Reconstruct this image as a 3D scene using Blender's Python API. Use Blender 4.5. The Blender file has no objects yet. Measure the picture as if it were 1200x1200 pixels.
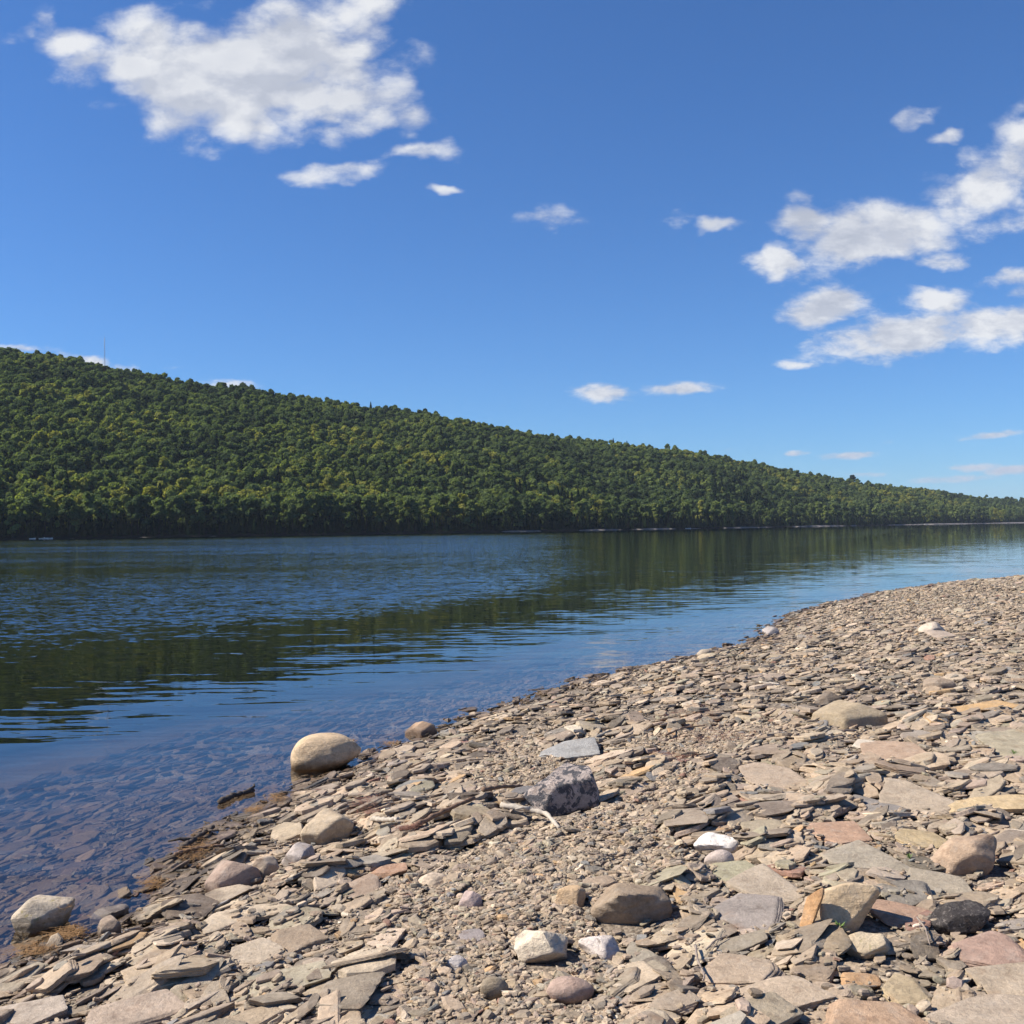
import bpy, math, random
import numpy as np
from mathutils import Vector, Matrix, noise as mnoise

random.seed(11)
RNG = np.random.default_rng(11)
SC = bpy.context.scene
COL = SC.collection
rad = math.radians

# ------------------------------------------------------------------ camera
H = 1.85                      # eye height above the water
F = 1247.0                    # focal length in photograph pixels (1200 wide)
PITCH = math.atan(20.0 / F)
ROLL = math.atan(17.0 / 1200.0)
fwd = Vector((0, math.cos(PITCH), math.sin(PITCH)))
right0 = Vector((1, 0, 0))
up0 = right0.cross(fwd).normalized()
right = (right0 * math.cos(ROLL) - up0 * math.sin(ROLL)).normalized()
up = right.cross(fwd).normalized()
CP = Vector((0, 0, H))
cam_d = bpy.data.cameras.new('camera')
cam = bpy.data.objects.new('camera', cam_d)
COL.objects.link(cam)
M = Matrix((right, up, -fwd)).transposed().to_4x4()
M.translation = CP
cam.matrix_world = M
cam_d.sensor_width = 36
cam_d.sensor_fit = 'HORIZONTAL'
cam_d.lens = F / 1200 * 36
cam_d.clip_start = 0.05
cam_d.clip_end = 30000
SC.camera = cam


def ray(px, py):
    return (fwd * F + right * (px - 600) - up * (py - 600)).normalized()


def on_plane(px, py, z=0.0):
    d = ray(px, py)
    t = (z - H) / d.z
    return CP + d * t


def project(P):
    """world points (n,3) -> photo pixels, depth"""
    P = np.asarray(P, float) - np.array(CP)
    x = P @ np.array(right); y = P @ np.array(up); z = P @ np.array(fwd)
    z = np.where(z < 0.05, 0.05, z)
    return 600 + F * x / z, 600 - F * y / z, z


# ------------------------------------------------------------------ tagging
def tag(o, label=None, cat=None, group=None, kind=None):
    if label: o['label'] = label
    if cat: o['category'] = cat
    if group: o['group'] = group
    if kind: o['kind'] = kind
    return o


def link(name, me, mat=None, parent=None):
    o = bpy.data.objects.new(name, me)
    if mat is not None and hasattr(me, 'materials') and len(me.materials) == 0:
        me.materials.append(mat)
    COL.objects.link(o)
    if parent: o.parent = parent
    return o


def mesh_np(name, V, Fc, smooth=False, col=None, mat=None, matidx=None):
    """V (n,3); Fc either (m,k) array or list of such arrays"""
    me = bpy.data.meshes.new(name)
    V = np.ascontiguousarray(V, dtype=np.float32)
    Fs = Fc if isinstance(Fc, list) else [Fc]
    loops = np.concatenate([np.asarray(f, dtype=np.int32).ravel() for f in Fs])
    tot = np.concatenate([np.full(len(f), np.asarray(f).shape[1], dtype=np.int32) for f in Fs])
    start = np.concatenate([[0], np.cumsum(tot)[:-1]]).astype(np.int32)
    me.vertices.add(len(V)); me.vertices.foreach_set('co', V.ravel())
    me.loops.add(len(loops)); me.loops.foreach_set('vertex_index', loops)
    me.polygons.add(len(tot)); me.polygons.foreach_set('loop_start', start)
    if matidx is not None:
        me.polygons.foreach_set('material_index', np.asarray(matidx, dtype=np.int32))
    if col is not None:
        a = me.attributes.new('Col', 'FLOAT_COLOR', 'POINT')
        c = np.ones((len(V), 4), dtype=np.float32); c[:, :3] = col
        a.data.foreach_set('color', c.ravel())
    me.update(calc_edges=True)
    me.polygons.foreach_set('use_smooth', np.full(len(tot), smooth, dtype=bool))
    if mat is not None: me.materials.append(mat)
    return me


# ------------------------------------------------------------------ node helpers
class NT:
    def __init__(s, tree): s.t = tree; s.n = tree.nodes; s.l = tree.links
    def add(s, typ, **kw):
        n = s.n.new(typ)
        for k, v in kw.items(): setattr(n, k, v)
        return n
    def set(s, sock, v):
        if isinstance(v, bpy.types.NodeSocket): s.l.new(v, sock)
        elif v is not None: sock.default_value = v
    def math(s, op, a, b=None, c=None, clamp=False):
        n = s.add('ShaderNodeMath', operation=op, use_clamp=clamp)
        s.set(n.inputs[0], a)
        if b is not None: s.set(n.inputs[1], b)
        if c is not None: s.set(n.inputs[2], c)
        return n.outputs[0]
    def vmath(s, op, a, b=None):
        n = s.add('ShaderNodeVectorMath', operation=op)
        s.set(n.inputs[0], a)
        if b is not None: s.set(n.inputs[1], b)
        return n.outputs[1] if op in ('LENGTH', 'DOT_PRODUCT', 'DISTANCE') else n.outputs[0]
    def mapr(s, v, a, b, c=0.0, d=1.0, smooth=False):
        n = s.add('ShaderNodeMapRange')
        if smooth: n.interpolation_type = 'SMOOTHSTEP'
        s.set(n.inputs[0], v)
        for i, x in enumerate((a, b, c, d)): s.set(n.inputs[1 + i], x)
        return n.outputs[0]
    def noise(s, vec, scale, detail=4, rough=0.5, dist=0.0, lac=2.0):
        n = s.add('ShaderNodeTexNoise')
        s.set(n.inputs['Vector'], vec)
        n.inputs['Scale'].default_value = scale; n.inputs['Detail'].default_value = detail
        n.inputs['Roughness'].default_value = rough; n.inputs['Distortion'].default_value = dist
        n.inputs['Lacunarity'].default_value = lac
        return n.outputs[0]
    def mix(s, f, a, b, blend='MIX'):
        n = s.add('ShaderNodeMix', data_type='RGBA', blend_type=blend)
        s.set(n.inputs[0], f); s.set(n.inputs[6], a); s.set(n.inputs[7], b)
        return n.outputs[2]
    def ramp(s, f, stops, interp='LINEAR'):
        n = s.add('ShaderNodeValToRGB')
        cr = n.color_ramp; cr.interpolation = interp
        while len(cr.elements) < len(stops): cr.elements.new(0.5)
        for e, (p, c) in zip(cr.elements, stops):
            e.position = p; e.color = (*c, 1)
        s.set(n.inputs[0], f)
        return n.outputs[0]
    def scale(s, vec, xyz, rot=0.0):
        n = s.add('ShaderNodeMapping')
        s.set(n.inputs['Vector'], vec)
        n.inputs['Scale'].default_value = xyz
        n.inputs['Rotation'].default_value = (0, 0, rot)
        return n.outputs[0]


def material(name):
    m = bpy.data.materials.new(name); m.use_nodes = True
    nt = NT(m.node_tree); nt.n.clear()
    out = nt.add('ShaderNodeOutputMaterial')
    return m, nt, out


def principled(nt, out, base, rough=0.8, normal=None, spec=0.4):
    b = nt.add('ShaderNodeBsdfPrincipled')
    nt.set(b.inputs['Base Color'], base if isinstance(base, bpy.types.NodeSocket) else (*base, 1))
    nt.set(b.inputs['Roughness'], rough)
    b.inputs['Specular IOR Level'].default_value = spec
    if normal is not None: nt.l.new(normal, b.inputs['Normal'])
    nt.l.new(b.outputs[0], out.inputs[0])
    return b


def bump(nt, h, strength, dist, prev=None):
    b = nt.add('ShaderNodeBump')
    b.inputs['Strength'].default_value = strength; b.inputs['Distance'].default_value = dist
    nt.l.new(h, b.inputs['Height'])
    if prev is not None: nt.l.new(prev, b.inputs['Normal'])
    return b.outputs[0]


# ------------------------------------------------------------------ sun and sky
SUN_AZ = rad(-90)      # left of the viewing direction (negative = left)
SUN_EL = rad(44)
S_DIR = Vector((math.sin(SUN_AZ) * math.cos(SUN_EL), math.cos(SUN_AZ) * math.cos(SUN_EL), math.sin(SUN_EL)))
sl = bpy.data.lights.new('sun', 'SUN')
sl.energy = 5.0; sl.angle = rad(0.53); sl.color = (1.0, 0.94, 0.84)
so = bpy.data.objects.new('sun', sl); COL.objects.link(so)
so.rotation_euler = (-S_DIR).to_track_quat('-Z', 'Y').to_euler()
so.location = (-30, 30, 60)

CLOUDS = [  # px, py, half width, half height (photo pixels), strength, roll deg
    (215, 60, 160, 66, 1.3, 0), (300, 85, 170, 84, 1.8, 0), (235, 130, 95, 52, 1.25, 0), (370, 115, 110, 56, 1.4, 0), (390, 20, 100, 50, .9, 0),
    (90, 45, 70, 30, .95, 0), (150, 75, 80, 44, 1.0, 0), (455, 100, 50, 40, .9, 0), (480, 138, 45, 24, .8, 0), (430, 60, 70, 40, .8, 0), (200, 165, 35, 22, .8, 0),
    (370, 203, 78, 13, 1.05, 0), (440, 192, 40, 8, .55, -12), (485, 180, 56, 14, 1.05, -6), (520, 217, 36, 7, .85, -3),
    (1000, 280, 105, 36, 1.2, -8), (935, 262, 52, 26, 1.1, 0), (905, 308, 40, 15, 1.1, 0), (1062, 268, 64, 38, 1.2, 0),
    (1165, 212, 92, 46, 1.15, -20), (1215, 195, 60, 60, 1.0, 0), (1100, 304, 42, 17, .9, 0), (1190, 265, 60, 24, .75, 0),
    (968, 360, 47, 23, 1.15, -8), (1065, 394, 110, 27, 1.15, -4), (1170, 380, 96, 26, 1.2, -3), (1105, 352, 42, 18, 1.0, 0), (1045, 408, 90, 12, .9, 0),
    (1190, 325, 55, 12, .8, -5), (1195, 345, 30, 13, .7, 0),
    (847, 262, 32, 15, 1.7, -5), (1062, 140, 42, 13, .8, -10), (1112, 160, 28, 10, 1.0, -8), (790, 258, 32, 15, .8, 0), (630, 258, 48, 18, .75, 0),
    (705, 459, 44, 13, 1.3, 0), (787, 456, 54, 10, 1.25, 0), (925, 425, 34, 7, .9, 2),
    (1000, 534, 38, 5, .8, -2), (932, 531, 16, 3.5, .6, 0), (1160, 510, 38, 5, .75, -4), (1150, 548, 50, 5, .6, 0),
    (1185, 551, 40, 6, .8, -3), (1120, 562, 60, 5, .6, -2), (1040, 519, 16, 3, .45, 0), (860, 527, 24, 3, .4, 0), (1020, 556, 32, 3, .45, 0),
    (15, 408, 45, 6, .9, 5), (100, 424, 42, 9, .95, 12), (150, 432, 42, 7, .8, 6), (268, 451, 48, 8, .9, 5), (205, 428, 22, 4, .7, 0), (270, 90, 30, 10, .2, 0),
]


def build_world():
    w = bpy.data.worlds.new('World'); SC.world = w; w.use_nodes = True
    nt = NT(w.node_tree); nt.n.clear()
    out = nt.add('ShaderNodeOutputWorld')
    bg = nt.add('ShaderNodeBackground'); nt.l.new(bg.outputs[0], out.inputs[0])
    sky = nt.add('ShaderNodeTexSky', sky_type='NISHITA')
    sky.sun_disc = False; sky.sun_elevation = SUN_EL; sky.sun_rotation = SUN_AZ
    sky.altitude = 400; sky.air_density = 1.0; sky.dust_density = 0.15; sky.ozone_density = 2.5
    bg.inputs[1].default_value = 0.0665
    skyc = nt.mix(1.0, sky.outputs[0], (0.49, 0.845, 1.30, 1), 'MULTIPLY')
    tc = nt.add('ShaderNodeTexCoord')
    d = tc.outputs['Generated']
    dn = nt.vmath('NORMALIZE', d)
    # gnomonic coordinates round the +Y direction
    sep = nt.add('ShaderNodeSeparateXYZ'); nt.l.new(dn, sep.inputs[0])
    yy = nt.math('MAXIMUM', sep.outputs[1], 0.05)
    u = nt.math('DIVIDE', sep.outputs[0], yy)
    v = nt.math('DIVIDE', sep.outputs[2], yy)
    comb = nt.add('ShaderNodeCombineXYZ')
    nt.l.new(u, comb.inputs[0]); nt.l.new(v, comb.inputs[1])
    uv = comb.outputs[0]
    # flatten the wisps near the horizon
    warp = nt.noise(nt.scale(uv, (1, 1.6, 1)), 9, 4, 0.6)
    comb2 = nt.add('ShaderNodeCombineXYZ')
    wv = nt.math('MULTIPLY', nt.math('SUBTRACT', warp, 0.5), 0.045)
    nt.l.new(nt.math('ADD', u, wv), comb2.inputs[0])
    warp2 = nt.noise(nt.scale(uv, (1, 1.6, 2)), 13, 3, 0.6)
    nt.l.new(nt.math('ADD', v, nt.math('MULTIPLY', nt.math('SUBTRACT', warp2, 0.5), nt.mapr(v, 0.06, 0.25, 0.003, 0.04))), comb2.inputs[1])
    uvw = comb2.outputs[0]
    tot = None
    for (px, py, hw, hh, st, rl) in CLOUDS:
        if px > 860 and py < 420: st *= 1.28; hw *= 1.06; hh *= 1.08
        if py > 500: st *= 1.45; hh *= 1.15
        r = ray(px, py); cu, cv = r.x / r.y, r.z / r.y
        n = nt.add('ShaderNodeMapping', vector_type='TEXTURE')
        nt.l.new(uvw, n.inputs[0])
        n.inputs['Location'].default_value = (cu, cv, 0)
        n.inputs['Rotation'].default_value = (0, 0, rad(-rl))
        n.inputs['Scale'].default_value = (hw / F * 1.25, hh / F * 1.25, 1)
        ln = nt.vmath('LENGTH', n.outputs[0])
        e = nt.mapr(ln, 1.25, 0.1, 0, st, True)
        tot = e if tot is None else nt.math('MAXIMUM', tot, e)

    wn = nt.add('ShaderNodeTexNoise'); nt.l.new(uv, wn.inputs['Vector']); wn.inputs['Scale'].default_value = 20; wn.inputs['Detail'].default_value = 4
    wcol = nt.vmath('SUBTRACT', wn.outputs['Color'], (.5, .5, .5))
    def dens(vec, t):
        big = nt.noise(nt.scale(vec, (1, 1.5, 1)), 13, 10, 0.66, 0.2)
        fine = nt.noise(nt.scale(vec, (1, 2.4, 7)), 55, 6, 0.65, 0.3)
        q = nt.math('ADD', t, nt.math('MULTIPLY', nt.math('SUBTRACT', big, 0.52), nt.mapr(v, 0.08, 0.3, 1.0, 1.6)))
        vo = nt.add('ShaderNodeTexVoronoi', feature='F1'); vo.inputs['Scale'].default_value = 1; vo.inputs['Detail'].default_value = 1
        nt.l.new(nt.scale(nt.vmath('ADD', vec, nt.vmath('MULTIPLY', wcol, (.03, .03, 0))), (17, 25, 1)), vo.inputs['Vector'])
        q = nt.math('ADD', q, nt.math('MULTIPLY', nt.math('SUBTRACT', .54, vo.outputs['Distance']), nt.mapr(v, .08, .3, .5, 1.0)))
        return nt.math('ADD', q, nt.math('MULTIPLY', nt.math('SUBTRACT', fine, 0.5), nt.mapr(v, 0.12, 0.35, 1.4, .35)))
    dd = dens(uv, tot)
    alpha = nt.mapr(dd, 0.14, 1.10, 0, 1, True)
    alpha = nt.math('MULTIPLY', alpha, nt.mapr(tot, .0, .22))
    alpha = nt.math('MULTIPLY', alpha, nt.mapr(sep.outputs[1], 0.1, 0.3))
    # light: compare the density a little way towards the sun (up and left)
    off = nt.vmath('ADD', uv, (-0.012, 0.016, 0))
    d2 = dens(off, tot)
    lit = nt.mapr(nt.math('SUBTRACT', dd, d2), -0.25, 0.3, 0, 1)
    thick = nt.mapr(dd, 0.7, 2.2, 1, 0.62)
    soft = nt.noise(nt.scale(uv, (1, 1.4, 3)), 8, 3, 0.5)
    shade = nt.math('MULTIPLY', nt.math('ADD', nt.math('MULTIPLY', lit, 0.45), nt.math('MULTIPLY', thick, 0.62)), nt.mapr(soft, 0.3, 0.7, 0.62, 1.18))
    cc = nt.ramp(shade, [(0.15, (3.6, 4.0, 4.9)), (0.5, (5.6, 5.9, 6.7)), (0.95, (8.3, 8.4, 8.6))])
    cc = nt.mix(nt.mapr(v, .04, .13, .6, 0), cc, (3.9, 4.6, 6.2, 1))
    colr = nt.mix(nt.math('MULTIPLY', alpha, 0.95), skyc, cc)
    nt.l.new(colr, bg.inputs[0])
    w.cycles.sampling_method = 'MANUAL'; w.cycles.sample_map_resolution = 1024
build_world()

# ------------------------------------------------------------------ shoreline
SHORE_PX = [(0, 1132), (60, 1098), (150, 1066), (205, 1012), (250, 978), (330, 938), (390, 902), (430, 884), (490, 856), (560, 830), (640, 806),
            (700, 790), (760, 778), (820, 766), (872, 753), (893, 738), (915, 722), (960, 709), (1030, 694), (1100, 684), (1200, 675)]
SH = [(-6.0, -60.0), (-4.2, -6.0), (-3.2, 1.0)]
for p in SHORE_PX:
    w = on_plane(*p); SH.append((w.x, w.y))
SH += [(24, 44), (45, 62), (90, 85), (400, 160), (2500, 500)]
SH = np.array(SH)


def shore_d(x, y):
    """signed distance to the water's edge, > 0 on the land (to the right of the line)"""
    x = np.asarray(x, float); y = np.asarray(y, float)
    best = np.full(x.shape, 1e9); sgn = np.ones(x.shape)
    for (ax, ay), (bx, by) in zip(SH[:-1], SH[1:]):
        dx, dy = bx - ax, by - ay; L2 = dx * dx + dy * dy
        t = np.clip(((x - ax) * dx + (y - ay) * dy) / L2, 0, 1)
        qx, qy = x - (ax + t * dx), y - (ay + t * dy)
        d = np.hypot(qx, qy)
        cr = dx * (y - ay) - dy * (x - ax)
        m = d < best
        best = np.where(m, d, best); sgn = np.where(m, np.where(cr < 0, 1.0, -1.0), sgn)
    return best * sgn


def wob(x, y):
    return (0.018 * np.sin(1.7 * x + .6 * y) * np.sin(.9 * y - .5 * x + 1) + 0.010 * np.sin(4.1 * x - 2.3 * y) + 0.008 * np.sin(5.3 * y + 2.2 * x + .7))


def beach_z(x, y, d=None):
    if d is None: d = shore_d(x, y)
    d = d - .14
    land = 0.34 * (1 - np.exp(-np.maximum(d, 0) / 2.6)) + 0.012 * np.maximum(d - 6, 0) + 0.02 * np.maximum(d - 60, 0)
    sea = -0.15 * np.maximum(-d, 0) - 0.012 * np.maximum(-d - 3, 0) ** 1.5
    sea = np.maximum(sea, -9)
    z = np.where(d > 0, land, sea)
    near = np.exp(-np.maximum(np.hypot(x, y) - 30, 0) / 30)
    return z + wob(x, y) * near * np.clip(np.abs(d) / 0.8, 0.15, 1)


def on_beach(px, py):
    z = 0.2
    for _ in range(12):
        p = on_plane(px, py, z)
        z = float(beach_z(np.array([p.x]), np.array([p.y]))[0])
    return p.x, p.y


# ------------------------------------------------------------------ materials
def stone_material(name='shale_stone', mottled=None, rough=0.82, bs=1.0, wet=True):
    m, nt, out = material(name)
    g = nt.add('ShaderNodeNewGeometry'); pos = g.outputs['Position']
    at = nt.add('ShaderNodeAttribute', attribute_name='Col')
    base = at.outputs['Color']
    n1 = nt.noise(pos, 9, 5, 0.6)
    n2 = nt.noise(pos, 55, 6, 0.7)
    n3 = nt.noise(nt.scale(pos, (1, 1, 3)), 230, 3, 0.6)
    f = nt.math('MULTIPLY', nt.mapr(n1, 0.25, 0.75, 0.74, 1.26), nt.mapr(n2, 0.25, 0.75, 0.74, 1.26))
    f = nt.math('MULTIPLY', f, nt.mapr(n3, 0.3, 0.7, 0.88, 1.12))
    cb = nt.add('ShaderNodeCombineXYZ')
    for i in range(3): nt.l.new(f, cb.inputs[i])
    c = nt.mix(1.0, base, cb.outputs[0], 'MULTIPLY')
    # rusty and pale dusty blotches that belong to the stone
    rust = nt.mapr(nt.noise(pos, 6.5, 5, 0.65), 0.60, 0.78, 0, 0.45)
    c = nt.mix(rust, c, (0.30, 0.17, 0.095, 1))
    dust = nt.mapr(nt.noise(pos, 17, 5, 0.7), 0.50, 0.75, 0, 0.35)
    c = nt.mix(dust, c, (0.42, 0.37, 0.31, 1))
    stain = nt.mapr(nt.noise(pos, 13, 6, .72, .4), .54, .66, 0, .5)
    c = nt.mix(stain, c, nt.mix(1.0, c, (.52, .46, .42, 1), 'MULTIPLY'))
    if mottled:
        k = nt.mapr(nt.noise(pos, mottled[0], 6, 0.68, 0.6), mottled[1], mottled[1] + 0.05, 0, 1)
        c = nt.mix(k, c, (*mottled[2], 1))
    rg = rough
    if wet:
        sp = nt.add('ShaderNodeSeparateXYZ'); nt.l.new(pos, sp.inputs[0])
        wl = nt.mapr(nt.math('ADD', sp.outputs[2], nt.math('MULTIPLY', nt.math('SUBTRACT', n1, 0.5), 0.10)), 0.022, 0.075, 1, 0)
        c = nt.mix(nt.math('MULTIPLY', wl, 1.0), c, nt.mix(1.0, c, (0.42, 0.38, 0.34, 1), 'MULTIPLY'))
        rg = nt.mapr(wl, 0, 1, rough, 0.35)
    nrm = bump(nt, n2, 0.6 * bs, 0.014)
    nrm = bump(nt, n3, 0.35 * bs, 0.003, nrm)
    nrm = bump(nt, nt.noise(nt.scale(pos, (1, 1, 6)), 25, 4, 0.6), 0.3 * bs, 0.01, nrm)
    principled(nt, out, c, rg, nrm, 0.3)
    return m


M_STONE = stone_material()


def gravel_material():
    m, nt, out = material('fine_gravel')
    g = nt.add('ShaderNodeNewGeometry'); pos = g.outputs['Position']
    vo = nt.add('ShaderNodeTexVoronoi'); nt.l.new(pos, vo.inputs['Vector']); vo.inputs['Scale'].default_value = 70
    vo2 = nt.add('ShaderNodeTexVoronoi'); nt.l.new(nt.vmath('ADD', pos, (3.3, 1.1, 0)), vo2.inputs['Vector']); vo2.inputs['Scale'].default_value = 26
    n1 = nt.noise(pos, 3, 4, 0.6)
    rnd = nt.add('ShaderNodeSeparateColor'); nt.l.new(vo.outputs['Color'], rnd.inputs[0])
    c = nt.ramp(rnd.outputs[0], [(0, (0.10, 0.078, 0.058)), (0.35, (0.18, 0.142, 0.106)), (0.7, (0.25, 0.20, 0.15)), (1, (0.33, 0.28, 0.22))])
    c = nt.mix(nt.mapr(n1, 0.3, 0.7, 0, 0.5), c, (0.20, 0.155, 0.115, 1))
    h = nt.math('ADD', nt.math('MULTIPLY', vo.outputs['Distance'], -0.5), nt.math('MULTIPLY', vo2.outputs['Distance'], -1.0))
    nrm = bump(nt, h, 0.9, 0.012)
    principled(nt, out, c, 0.9, nrm, 0.2)
    return m


M_GRAVEL = gravel_material()

# ------------------------------------------------------------------ ground sheet (beach and lake bed)


def axis(a0, a1, fine, b0, b1):
    core = list(np.arange(a0, a1, fine)) + [a1]
    lo = []; s = fine; x = a0
    while x > b0: s *= 1.18; x -= s; lo.append(x)
    hi = []; s = fine; x = a1
    while x < b1: s *= 1.18; x += s; hi.append(x)
    return np.array(lo[::-1] + core + hi)


gx = axis(-9, 20, 0.11, -9000, 9000); gy = axis(0.5, 38, 0.13, -3000, 12000)
X, Y = np.meshgrid(gx, gy)
Z = beach_z(X, Y) - 0.015
nx, ny = len(gx), len(gy)
idx = np.arange(nx * ny).reshape(ny, nx)
quads = np.stack([idx[:-1, :-1], idx[:-1, 1:], idx[1:, 1:], idx[1:, :-1]], -1).reshape(-1, 4)
g = link('ground', mesh_np('ground', np.stack([X, Y, Z], -1).reshape(-1, 3), quads, True, mat=M_GRAVEL))
tag(g, kind='structure')

# ------------------------------------------------------------------ stones: shapes
import bmesh


def ico(sub):
    bm = bmesh.new(); bmesh.ops.create_icosphere(bm, subdivisions=sub, radius=1)
    V = np.array([v.co[:] for v in bm.verts]); Fc = np.array([[v.index for v in f.verts] for f in bm.faces]); bm.free()
    V /= np.linalg.norm(V, axis=1)[:, None]
    return V, Fc


ICO = {k: ico(k) for k in (2, 3, 4, 5)}


def fbm(P, freq, octs, seed):
    r = np.random.default_rng(seed); out = np.zeros(len(P)); a = 1.0
    for o in range(octs):
        for _ in range(4):
            k = r.normal(size=3); k /= np.linalg.norm(k)
            out += a * 0.25 * np.sin(P @ (k * freq) + r.uniform(0, 6.28) + 1.3 * np.sin(P @ (r.normal(size=3) * freq * .6)))
        freq *= 2.1; a *= 0.52
    return out


def rock(sub, a, b, c, kind, seed, bumpy=1.0, outline=None):
    """a, b, c: half length, half width, half thickness. Faceted stone cut from a few planes."""
    r = np.random.default_rng(seed)
    D, Fc = ICO[sub]
    if kind == 'slab':
        n = r.integers(4, 8); th = np.linspace(0, 2 * math.pi, n, endpoint=False) + r.uniform(-.42, .42, n)
        N = [np.array([math.cos(t), math.sin(t), r.uniform(-.22, .22)]) for t in th]
        dd = list(r.uniform(.68, .98, n))
        N += [np.array([r.uniform(-.05, .05), r.uniform(-.05, .05), 1]), np.array([r.uniform(-.05, .05), r.uniform(-.05, .05), -1])]
        dd += [0.80, 0.80]
        for _ in range(2):
            t = r.uniform(0, 6.28); N.append(np.array([math.cos(t) * .55, math.sin(t) * .55, .85])); dd.append(r.uniform(.9, 1.0))
        p = 40
    elif kind == 'block':
        n = r.integers(5, 8); th = np.linspace(0, 2 * math.pi, n, endpoint=False) + r.uniform(-.4, .4, n)
        N = [np.array([math.cos(t), math.sin(t), r.uniform(-.35, .35)]) for t in th]; dd = list(r.uniform(.72, .95, n))
        N += [np.array([r.uniform(-.25, .25), r.uniform(-.25, .25), 1]), np.array([0, 0, -1.])]; dd += [.78, .8]
        for _ in range(4):
            t = r.uniform(0, 6.28); N.append(np.array([math.cos(t) * .8, math.sin(t) * .8, .6])); dd.append(r.uniform(.75, .95))
        p = 18
    elif kind == 'jagged':
        N = []; dd = []
        for _ in range(16):
            v = r.normal(size=3); N.append(v / np.linalg.norm(v)); dd.append(r.uniform(.58, .95))
        p = 26
    elif kind == 'wedge':
        n = 5; th = np.linspace(0, 2 * math.pi, n, endpoint=False) + r.uniform(-.3, .3, n)
        N = [np.array([math.cos(t), math.sin(t), .1]) for t in th]; dd = list(r.uniform(.8, .95, n))
        N += [np.array([.75, .25, .8]), np.array([-.55, -.1, .9]), np.array([.05, -.75, .75]), np.array([0, 0, -1.])]; dd += [.62, .62, .7, .8]
        p = 26
    else:  # round
        N = []; dd = []
        for _ in range(9):
            v = r.normal(size=3); N.append(v / np.linalg.norm(v)); dd.append(r.uniform(.82, 1.0))
        p = 5
    N = np.array([v / np.linalg.norm(v) for v in N]); dd = np.array(dd)
    q = np.maximum(D @ N.T, 0) / dd
    R = np.power(np.sum(np.power(q, p), axis=1), -1.0 / p)
    R = np.clip(R, .3, 1.4)
    V = D * R[:, None]
    if kind == 'round': V = .35 * V + .65 * D
    amp = {'slab': .036, 'block': .035, 'jagged': .07, 'wedge': .03, 'round': .03}[kind] * bumpy
    V = V * (1 + amp * fbm(V, 3.2, 5 if sub > 3 else 3, seed + 7))[:, None]
    V = V * np.array([a, b, c])
    if kind in ('slab', 'block') and sub >= 4:
        # broken edges: thin cleavage steps on the flanks
        zz = V[:, 2] / c
        st = np.sin(zz * 14 + 2.0 * np.sin(V[:, 0] / a * 3 + seed)) * .012
        V[:, :2] *= (1 + st * (np.abs(zz) < .8))[:, None]
    return V, Fc


PAL = [((.345, .272, .200), 'tan', 8), ((.275, .226, .176), 'grey-brown', 5), ((.258, .230, .195), 'grey', 1.6), ((.310, .245, .198), 'pinkish brown', 1.8),
       ((.410, .338, .258), 'pale tan', 3.0), ((.190, .185, .182), 'blue-grey', .5), ((.390, .265, .150), 'ochre', .25), ((.260, .155, .120), 'rusty red', .15),
       ((.165, .135, .108), 'dark brown', 1.1), ((.300, .265, .195), 'olive-grey', .7), ((.54, .47, .38), 'cream', .15)]
PALC = np.array([p[0] for p in PAL]) * np.array([1.11, 1.055, .965]); PALW = np.array([p[2] for p in PAL]); PALW = PALW / PALW.sum()


def pick_cols(n, r):
    k = r.choice(len(PAL), n, p=PALW)
    c = PALC[k] * r.uniform(.72, 1.22, n)[:, None] * (1 + r.normal(0, .012, (n, 3)))
    return np.clip(c, .03, .75), k


def basis(nrm, yaw):
    n = np.array(nrm, float); n /= np.linalg.norm(n)
    a = np.array([math.cos(yaw), math.sin(yaw), 0]); a -= n * (a @ n); a /= np.linalg.norm(a)
    return np.stack([a, np.cross(n, a), n], 1)   # columns


# ------------------------------------------------------------------ height map the stones pile up on
HX0, HX1, HY0, HY1, CELL = -7.5, 19.0, 1.2, 40.0, 0.025
hx = np.arange(HX0, HX1, CELL); hy = np.arange(HY0, HY1, CELL)
GX, GY = np.meshgrid(hx, hy)
# distance on a coarse grid, sampled up
cx = np.linspace(HX0, HX1, 220); cy = np.linspace(HY0, HY1, 300)
CXX, CYY = np.meshgrid(cx, cy)
CD = shore_d(CXX, CYY)


def dfast(x, y):
    fx = np.clip((np.asarray(x) - HX0) / (HX1 - HX0) * 219, 0, 218.999); fy = np.clip((np.asarray(y) - HY0) / (HY1 - HY0) * 299, 0, 298.999)
    i = fx.astype(int); j = fy.astype(int); u = fx - i; v = fy - j
    return (CD[j, i] * (1 - u) * (1 - v) + CD[j, i + 1] * u * (1 - v) + CD[j + 1, i] * (1 - u) * v + CD[j + 1, i + 1] * u * v)


HB = beach_z(GX, GY, dfast(GX, GY)).astype(np.float32)
HF = HB.copy()
BLOCK = np.zeros(HF.shape, bool)
NXH, NYH = len(hx), len(hy)


def inpoly(x, y, poly):
    x = np.asarray(x); y = np.asarray(y); ins = np.zeros(x.shape, bool)
    n = len(poly)
    for i in range(n):
        x1, y1 = poly[i]; x2, y2 = poly[(i + 1) % n]
        c = ((y1 > y) != (y2 > y)) & (x < (x2 - x1) * (y - y1) / (y2 - y1 + 1e-12) + x1)
        ins ^= c
    return ins


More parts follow.
